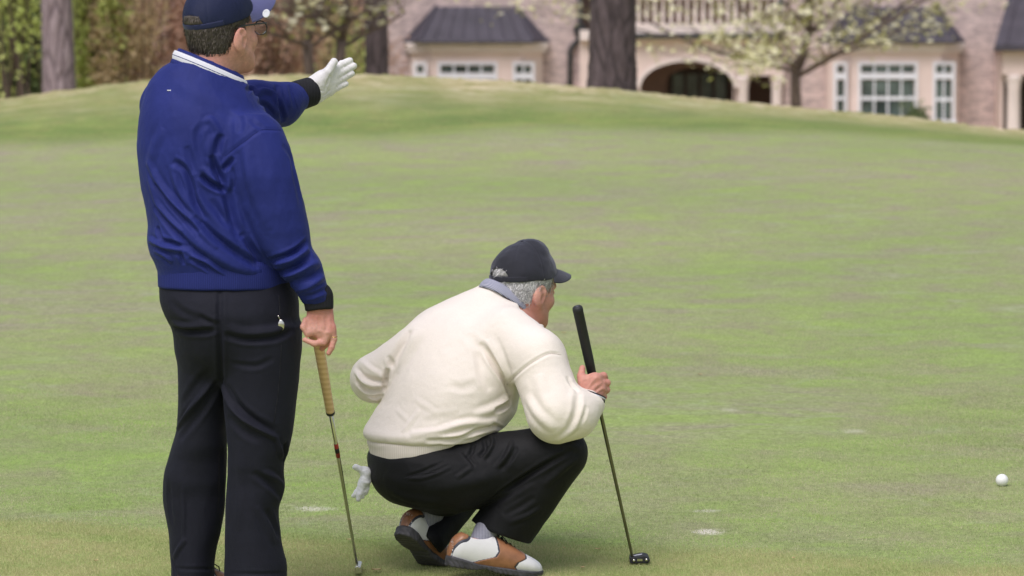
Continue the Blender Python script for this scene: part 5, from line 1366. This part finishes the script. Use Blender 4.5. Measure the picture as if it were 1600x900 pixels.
    # ---- sweatshirt
    V, Q = mesh_sdf([(tl, 'u', 0)]+[(p, 'u', .03 if i else .05) for i, p in enumerate(rarm)]+[(p, 'u', .02) for p in larm]+[(cone(W(789, 476, 11.3), W(822, 424, 11.33), .067, .072), 's', .012), (ell(W(844, 474, 11.30), (.068, .200, .062)), 's', .010), (cone(W(923, 630, 11.03), W(946, 612, 11.05), .026, .030), 's', .004)], .004)
    V = crumple(V, Q, .004, 7, (1, 1, .7), 31, False); V = crumple(V, Q, .0014, 13, (.8, 1, 1), 32); V = crumple(V, Q, .0007, 34, (.7, 1, 1), 33)
    V = folds(V, Q, [([(751, 535), (762, 552), (772, 568), (793, 601), (800, 630)], -.014, .009), ([(763, 530), (776, 552), (790, 578), (804, 606), (812, 640)], .008, .013), ([(731, 522), (748, 549), (752, 582), (766, 610)], -.006, .013),
        ([(792, 601), (812, 581), (832, 566), (861, 552), (876, 554)], -.004, .005), ([(641, 516), (625, 544), (612, 574)], -.010, .012), ([(606, 576), (603, 592), (601, 612)], -.014, .008), ([(655, 512), (640, 545), (622, 584)], .006, .016), ([(607, 556), (610, 566), (612, 576)], -.007, .008),
        ([(552, 568), (568, 587), (586, 595), (604, 597)], -.010, .008), ([(556, 592), (566, 604), (580, 611), (602, 607)], -.011, .008), ([(556, 580), (570, 597), (586, 603)], .008, .007), ([(562, 562), (580, 578), (600, 588)], .006, .008), ([(572, 620), (586, 624), (598, 620)], .006, .007),
        ([(648, 623), (664, 634), (682, 646)], .0018, .008), ([(619, 639), (630, 650), (642, 662)], .0016, .007), ([(655, 640), (640, 662), (628, 676)], .004, .008),
        ([(640, 678), (680, 675), (727, 662), (778, 658)], .009, .010), ([(664, 690), (716, 686), (748, 673), (778, 666)], -.011, .007), ([(690, 694), (724, 690), (760, 682)], .007, .007), ([(772, 642), (786, 636), (799, 627)], -.010, .008), ([(740, 650), (768, 640), (794, 622)], .006, .012), ([(768, 662), (780, 668), (790, 672)], -.007, .006),
        ([(700, 600), (720, 606), (745, 600)], -.003, .012), ([(660, 660), (690, 655), (720, 650)], -.003, .012),
        ([(800, 632), (812, 654), (832, 676)], -.005, .010), ([(822, 620), (840, 648), (866, 672)], .006, .014), ([(826, 670), (834, 680), (840, 686)], -.006, .007), ([(904, 612), (901, 640), (888, 674)], -.007, .011), ([(886, 588), (894, 602), (904, 612)], -.007, .008), ([(870, 690), (890, 676), (908, 654)], .005, .010), ([(842, 584), (846, 612), (858, 642)], .004, .016), ([(916, 634), (912, 650), (902, 668)], -.004, .007)])
    sw = skin_mesh('sweatshirt', V, Q, M_CREAM, man, base); st = bvh(V, Q)
    seam_line('stitching', M_CREAMRIB, sw, base, st, [(792, 601), (812, 581), (832, 566), (861, 552), (876, 554)], .0011)
    wb = loft(rows_px([(714, 579, 716, 11.18, .165), (710, 578, 724, 11.18, .170), (698, 576, 738, 11.18, .174), (688, 573, 752, 11.18, .174), (682, 576, 752, 11.18, .165)]))
    wb = plane_cut(wb, (660, 713.5), (736, 692), (640, 680), 11.02)
    V, Q = mesh_sdf([(wb, 'u', 0)], .004); V = crumple(V, Q, .002, 9, (1, 1, .3), 36)
    skin_mesh('waistband', V, Q, M_CREAMRIB, sw, base)
    C = W(792, 471, 11.31); U = np.array((.083, 0, -.048)); Vv = np.array((.006, .084, -.034)); n0 = np.array((.30, .25, .85))
    band('shirt_collar', M_SHIRT, man, base, C-n0*.012, U*1.0, Vv*1.0, n0, .036, -.012, .004, bulge=.004)
    for k, (m, off, rr) in enumerate(((M_RUBBER, -.001, .0034), (M_WHITECLOTH, .006, .0024), (M_RUBBER, .010, .0022))):
        ax = (W(930, 606, 11.04)-W(921, 632, 11.03)); ax /= np.linalg.norm(ax); e2 = np.cross(ax, (0, 1, 0)); e2 /= np.linalg.norm(e2); e3 = np.cross(ax, e2)
        ring_tube('bracelet', m, man, base, W(924, 620, 11.035)+ax*off, e2*.0408, e3*.0362, rr)
    # ---- hair, cap
    Mc = rot(yaw, 2); Oc = O+s*(M@np.array((0, 0, .012)))
    make_hair(man, base, O, M, s, M_HAIR2, 5200, .026, 41, -.070, .0075, .35, .45, (Oc, Mc, s))
    make_cap(man, base, Oc, Mc, s*1.0, M_BLACKCAP, M_BLACKCAP, M_BLACKCAP, .004, 1.0, .070, .24, .30, 64, .022)
    for sd_ in (-1, 1):
        MB().lathe([(.001, -.0118), (.006, -.0102), (.0103, -.006), (.0118, 0), (.0103, .006), (.006, .0102), (.001, .0118)], tuple(O+s*(M@np.array((sd_*.032, .0815, 0)))), 12).build('eye', M_EYE, man, tuple(base), True)
    # ---- trousers
    hol_r = cone(W(800, 812, 11.12), W(765, 856, 11.12), .050, .072)
    V, Q = mesh_sdf([(hip, 'u', 0), (thigh_r, 'u', .05), (thigh_l, 'u', .03), (calf_l, 'u', .006), (calf_r, 'u', .010), (hol_r, 's', .004)], .0042)
    V = crumple(V, Q, .003, 8, (1, 1, 1), 51); V = crumple(V, Q, .001, 20, (1, 1, 1), 52)
    V = folds(V, Q, [([(762, 783), (797, 760), (845, 731), (894, 704)], -.011, .008), ([(634, 746), (660, 737), (698, 719)], -.004, .005), ([(636, 747), (654, 748), (680, 741), (706, 729)], .004, .005), ([(724, 706), (734, 718), (742, 728)], -.005, .005),
        ([(766, 680), (770, 692), (764, 706), (754, 718)], .009, .006), ([(756, 686), (758, 700), (748, 714)], -.007, .006), ([(774, 732), (788, 716), (796, 702), (801, 690)], .006, .007), ([(782, 735), (797, 718), (808, 698)], -.005, .007), ([(712, 748), (726, 738), (738, 730)], .004, .006), ([(740, 690), (738, 704), (730, 716)], -.006, .006),
        ([(793, 818), (821, 807), (845, 794)], .005, .008), ([(786, 806), (812, 792), (836, 776)], -.005, .009), ([(780, 792), (806, 774), (834, 756)], .004, .010), ([(850, 760), (876, 736), (902, 716)], .005, .010), ([(850, 690), (880, 692), (908, 702)], .004, .010), ([(600, 760), (640, 780), (690, 786)], .003, .014), ([(660, 765), (720, 760), (780, 738)], .003, .016)])
    tr = skin_mesh('trousers', V, Q, M_TROUSER2, man, base); tt = bvh(V, Q)
    seam_line('pocket_seam', M_BLACKRIB, tr, base, tt, [(632, 748), (650, 741), (682, 737)], .0013)
    # ---- socks and shoes
    for c in (sock_r, sock_l):
        V, Q = mesh_sdf([(c, 'u', 0)], .003); V = crumple(V, Q, .0018, 34, (1, 1, 2), 61)
        skin_mesh('sock', V, Q, M_SOCK, man, base)
    build_shoe(man, base, Or, Mr); build_shoe(man, base, Ol, Ml, R(33))
    return man
crouching_man()

# ================================================================ PUTTERS, BALL, GLOVE, DEBRIS
def lineP(a, b, t): return a+(b-a)*t
def putter_standing():
    a, b = W(492.5, 508, 10.48), W(559.5, 892, 11.165)
    base = np.array((b[0], b[1], g1(b[0], b[1])))
    t = empty('putter', base, 'putter with tan leather grip and steel shaft under the standing man\'s bare hand', 'golf club')
    f = lambda y: lineP(a, b, (y-508)/(892-508)); bt = tuple(base)
    gp = MB(); n = 60; pts = [lineP(a, f(637), i/n) for i in range(n+1)]
    gp.tube(pts, [(.0160-.0036*i/n)*(1+.035*(1-abs(((i*.32) % 1)*2-1))) for i in range(n+1)], 16)
    gp.build('grip', M_TAN, t, bt, True)
    MB().tube([f(636.5), f(640), f(641)], [.0132, .0130, .009], 14).build('ferrule', M_RUBBER, t, bt, True)
    sh = MB(); 
    ys = [641.2, 700, 740, 741, 790, 791, 840, 841, 889]; rs = [.0062, .0060, .0058, .0054, .0052, .0048, .0046, .0043, .0041]
    sh.tube([f(y) for y in ys], rs, 12).build('shaft', M_STEEL, t, bt, True)
    MB().tube([f(686), f(707)], .0066, 12).build('shaft_band', mat('red_label', (.35, .02, .02), .4, .1, 40), t, bt, True)
    MB().tube([f(693), f(700)], .0069, 12).build('shaft_band', M_RUBBER, t, bt, True)
    MB().tube([f(884), b, b+np.array((.004, -.004, -.010))], [.0062, .0062, .005], 12).build('hosel', M_STEEL, t, bt, True)
    hb_ = MB(); z = base[2]+.004
    pl = [(-.006, 0), (.014, 0), (.0155, .004), (.012, .020), (.002, .024), (-.005, .020)]
    hb_.prism([(b[0]+x, z+zz) for x, zz in pl], b[1]-.105, b[1]+.012)
    o = hb_.build('club_head', M_STEEL, t, bt); md = o.modifiers.new('round', 'BEVEL'); md.width = .003; md.segments = 3
putter_standing()
def putter_crouch():
    a, b = W(902, 480, 11.07), W(988.5, 872, 11.27)
    base = np.array((b[0], b[1], g1(b[0], b[1])))
    t = empty('putter', base, 'putter with fat black grip and dark steel shaft held upright by the crouching man', 'golf club')
    bt = tuple(base); f = lambda y: lineP(a, b, (y-480)/392)
    MB().tube([f(478.5), f(480), f(483), f(486.5), f(487), f(560), f(618)], [.011, .0148, .0160, .0160, .0155, .0148, .0112], 18).build('grip', M_RUBBER, t, bt, True)
    MB().tube([f(478.2), f(478.6)], .006, 12).build('grip_cap', mat('grey_rubber', (.08, .08, .10), .5), t, bt, True)
    pts = [f(618.3), f(640), f(760), f(850)]+[f(868)+np.array((0, 0, 0)), b+np.array((.008, 0, -.004))]
    MB().tube(pts, [.0060, .0060, .0052, .0046, .0046, .0046], 12).build('shaft', M_DARKSTEEL, t, bt, True)
    c = W(998, 879, 11.28); z = g1(c[0], c[1])+.003
    hd = MB().prism([(c[0]-.028, z+.003), (c[0]-.024, z), (c[0]+.028, z+.001), (c[0]+.034, z+.009), (c[0]+.028, z+.020), (c[0]+.012, z+.024), (c[0]-.012, z+.019), (c[0]-.027, z+.018)], c[1]-.035, c[1]+.045)
    o = hd.build('club_head', M_RUBBER, t, bt); md = o.modifiers.new('round', 'BEVEL'); md.width = .004; md.segments = 3
    MB().box(c[0]-.006, c[0]+.010, c[1]-.0385, c[1]-.0352, z+.008, z+.015).build('weight_plate', M_STEEL, t, bt)
    MB().tube([(c[0]-.016, c[1]-.0352, z+.010), (c[0]-.016, c[1]-.0385, z+.010)], .0045, 10).build('weight_screw', M_STEEL, t, bt, True)
    MB().tube([(c[0]+.022, c[1]-.0352, z+.012), (c[0]+.022, c[1]-.0385, z+.012)], .0045, 10).build('weight_screw', M_STEEL, t, bt, True)
    MB().tube([(c[0]-.018, c[1]-.01, z+.020), (c[0]+.010, c[1]-.01, z+.0255)], .002, 6).build('sight_line', M_WHITECLOTH, t, bt, True)
putter_crouch()
def golf_ball():
    # where the line of sight to the foot of the ball meets the ground
    lo_, hi_ = 11.5, 14.
    for _ in range(40):
        Dm = (lo_+hi_)/2; p = W(1565.5, 759.5, Dm)
        if p[2] > g1(p[0], Dm): lo_ = Dm
        else: hi_ = Dm
    p = W(1565.5, 759.5, Dm); r = .02135
    bm = bmesh.new(); bmesh.ops.create_icosphere(bm, subdivisions=5, radius=r)
    i = np.arange(336)+.5; ph = np.arccos(1-2*i/336); th = np.pi*(1+5**.5)*i
    dm = np.stack([np.cos(th)*np.sin(ph), np.sin(th)*np.sin(ph), np.cos(ph)], 1)
    for v in bm.verts:
        u = np.array(v.co)/r; a = math.acos(min(1, float((dm@u).max())))
        d = a/.088
        if d < 1: v.co *= 1-.011*(1-d*d)
    me = bpy.data.meshes.new('golf_ball'); bm.to_mesh(me); bm.free(); me.polygons.foreach_set('use_smooth', np.ones(len(me.polygons), bool))
    o = link('golf_ball', me, mat('ball_white', (.82, .82, .82), .3, .01, 20)); o.location = (p[0], p[1], g1(p[0], p[1])+r-.001)
    tag(o, 'white golf ball lying on the green at the right', 'golf ball')
golf_ball()
def pocket_glove():
    D = 11.125
    gp = union([cone(W(579, 742, D+.02), W(571, 737, D), .010, .011), cone(W(571, 737, D), W(555, 730, D-.01), .0105, .0085), cone(W(573, 738, D), W(569, 753, D-.004), .011, .014), cone(W(569, 753, D-.004), W(564, 764, D-.006), .014, .012)], .010)
    fs = [chain([W(566, 756, D-.006), W(558, 768, D-.010), W(553, 775, D-.008)], [.009, .008, .007]), chain([W(567, 760, D-.008), W(562, 772, D-.012), W(559.5, 780, D-.012)], [.0095, .0085, .007]),
          chain([W(569, 757, D), W(568, 768, D-.006), W(566, 776, D-.008)], [.009, .0078, .0065]), chain([W(572, 754, D), W(573, 763, D), W(571.5, 770, D-.002)], [.0085, .007, .006]), chain([W(573, 742, D), W(576, 750, D+.004), W(575, 757, D+.006)], [.0085, .007, .0055])]
    V, Q = mesh_sdf([(fingers([gp], fs, .006), 'u', 0)], .0022); V = crumple(V, Q, .0035, 45, seed=71)
    base = V.mean(0); o = link('golf_glove', npmesh('golf_glove', V-base, Q), cloth_mat('pale_grey_leather', (.76, .76, .79), .6, 500, .2, .05, .05)); o.location = base
    tag(o, 'crumpled pale grey golf glove hanging from the back pocket of the black trousers', 'glove')
pocket_glove()
M_LEAFBIT = mat('dry_leaf', (.55, .40, .22), .8, .25, 90)
def leaf_bit(px, py, size, rz, label):
    p = on_ground(px, py); vs = []; fs = []
    for i in range(5):
        u = i/4-.5; w_ = (.35*(1-(2*u)**2)+.03)
        for k in (-1, 0, 1): vs.append((u*size, k*w_*size, size*(.10*abs(k)+.35*u*u)+.012))
    for i in range(4):
        for k in range(2): a = i*3+k; fs.append((a, a+3, a+4, a+1))
    me = bpy.data.meshes.new('fallen_leaf'); me.from_pydata(vs, [], fs); me.polygons.foreach_set('use_smooth', np.ones(len(fs), bool))
    o = link('fallen_leaf', me, M_LEAFBIT); o.location = (p[0], p[1], g1(p[0], p[1])-.004); o.rotation_euler = (0, 0, rz)
    tag(o, label, 'leaf', 'dry leaf scraps scattered on the turf')
for q in ((545, 847, .018, .3, 'dry leaf scrap just left of the lower shaft of the tan gripped putter'), (588, 895, .030, .1, 'largest dry leaf scrap, right of the foot of the tan gripped putter'),
          (934, 862, .020, 2.8, 'dry leaf scrap left of the lower shaft of the black gripped putter'), (910, 891, .020, 1.3, 'dry leaf scrap between white shoe toe and black putter head'),
          (701, 845, .022, .2, 'dry leaf scrap in the gap between the two golf shoes'), (882, 860, .014, 2, 'tiny leaf scrap right of the hem of the crouching man'),
          (881, 523, .024, .1, 'pale leaf scrap on the green left of the black putter grip'), (1094, 588, .022, .4, 'pale leaf scrap on open green right of the gripping hand'),
          (150, 880, .016, .6, 'dry leaf scrap on the fringe left of the standing man'), (1240, 876, .016, 1.8, 'dry leaf scrap on the fringe below the golf ball')):
    leaf_bit(*q)

# ================================================================ GRASS
def grass(name, n, x0, x1, y0, y1, hmin, hmax, wd, m, label, clip=None, seed=5):
    rng = np.random.default_rng(seed); y = rng.uniform(y0, y1, n); x = rng.uniform(x0, x1, n)*y/11.
    if clip is not None: k = clip(x, y); x, y = x[k], y[k]; n = len(x)
    z = gz(x, y); h = rng.uniform(hmin, hmax, n)*np.clip((18.5-y)/5, .05, 1); an = rng.uniform(0, 6.28, n); ln = rng.uniform(.1, .8, n); ab = rng.uniform(0, 6.28, n)
    cx, cy = np.cos(an)*wd, np.sin(an)*wd
    V = np.stack([np.stack([x-cx, y-cy, z-.001], 1), np.stack([x+cx, y+cy, z-.001], 1), np.stack([x+np.cos(ab)*ln*h, y+np.sin(ab)*ln*h, z+h], 1)], 1).reshape(-1, 3)
    tone = np.clip(rng.random(n)*.75+.25*np.sin(x*9+np.sin(y*7)*2)*np.sin(y*5), 0, 1)
    o = link(name, npmesh(name, V, np.arange(3*n).reshape(n, 3), False, {'tone': ('FACE', tone)}), m)
    tag(o, label, 'grass', kind='stuff')
M_BLADE1 = leaf_mat('fringe_blade', (.66, .60, .35), (.30, .42, .13), .8, .4)
M_BLADE2 = leaf_mat('green_blade', (.66, .61, .42), (.28, .38, .12), .8, .4)
near = lambda x, y: y < 11.64-.22*x+.05*np.sin(x*3.1)+.03*np.sin(x*8+1)+.02-.12*np.random.default_rng(2).random(len(y))
grass('fringe_grass', 420000, -1.75, 1.75, 10.4, 12.3, .003, .009, .0010, M_BLADE1, 'short olive fringe grass along the near edge of the green', near)
grass('green_grass', 480000, -1.75, 1.75, 11.2, 18.4, .003, .007, .0013, M_BLADE2, 'closely mown grass of the putting green', lambda x, y: ~near(x, y) & (np.random.default_rng(3).random(len(y)) < np.clip((18.6-y)/5, 0, 1)), 6)
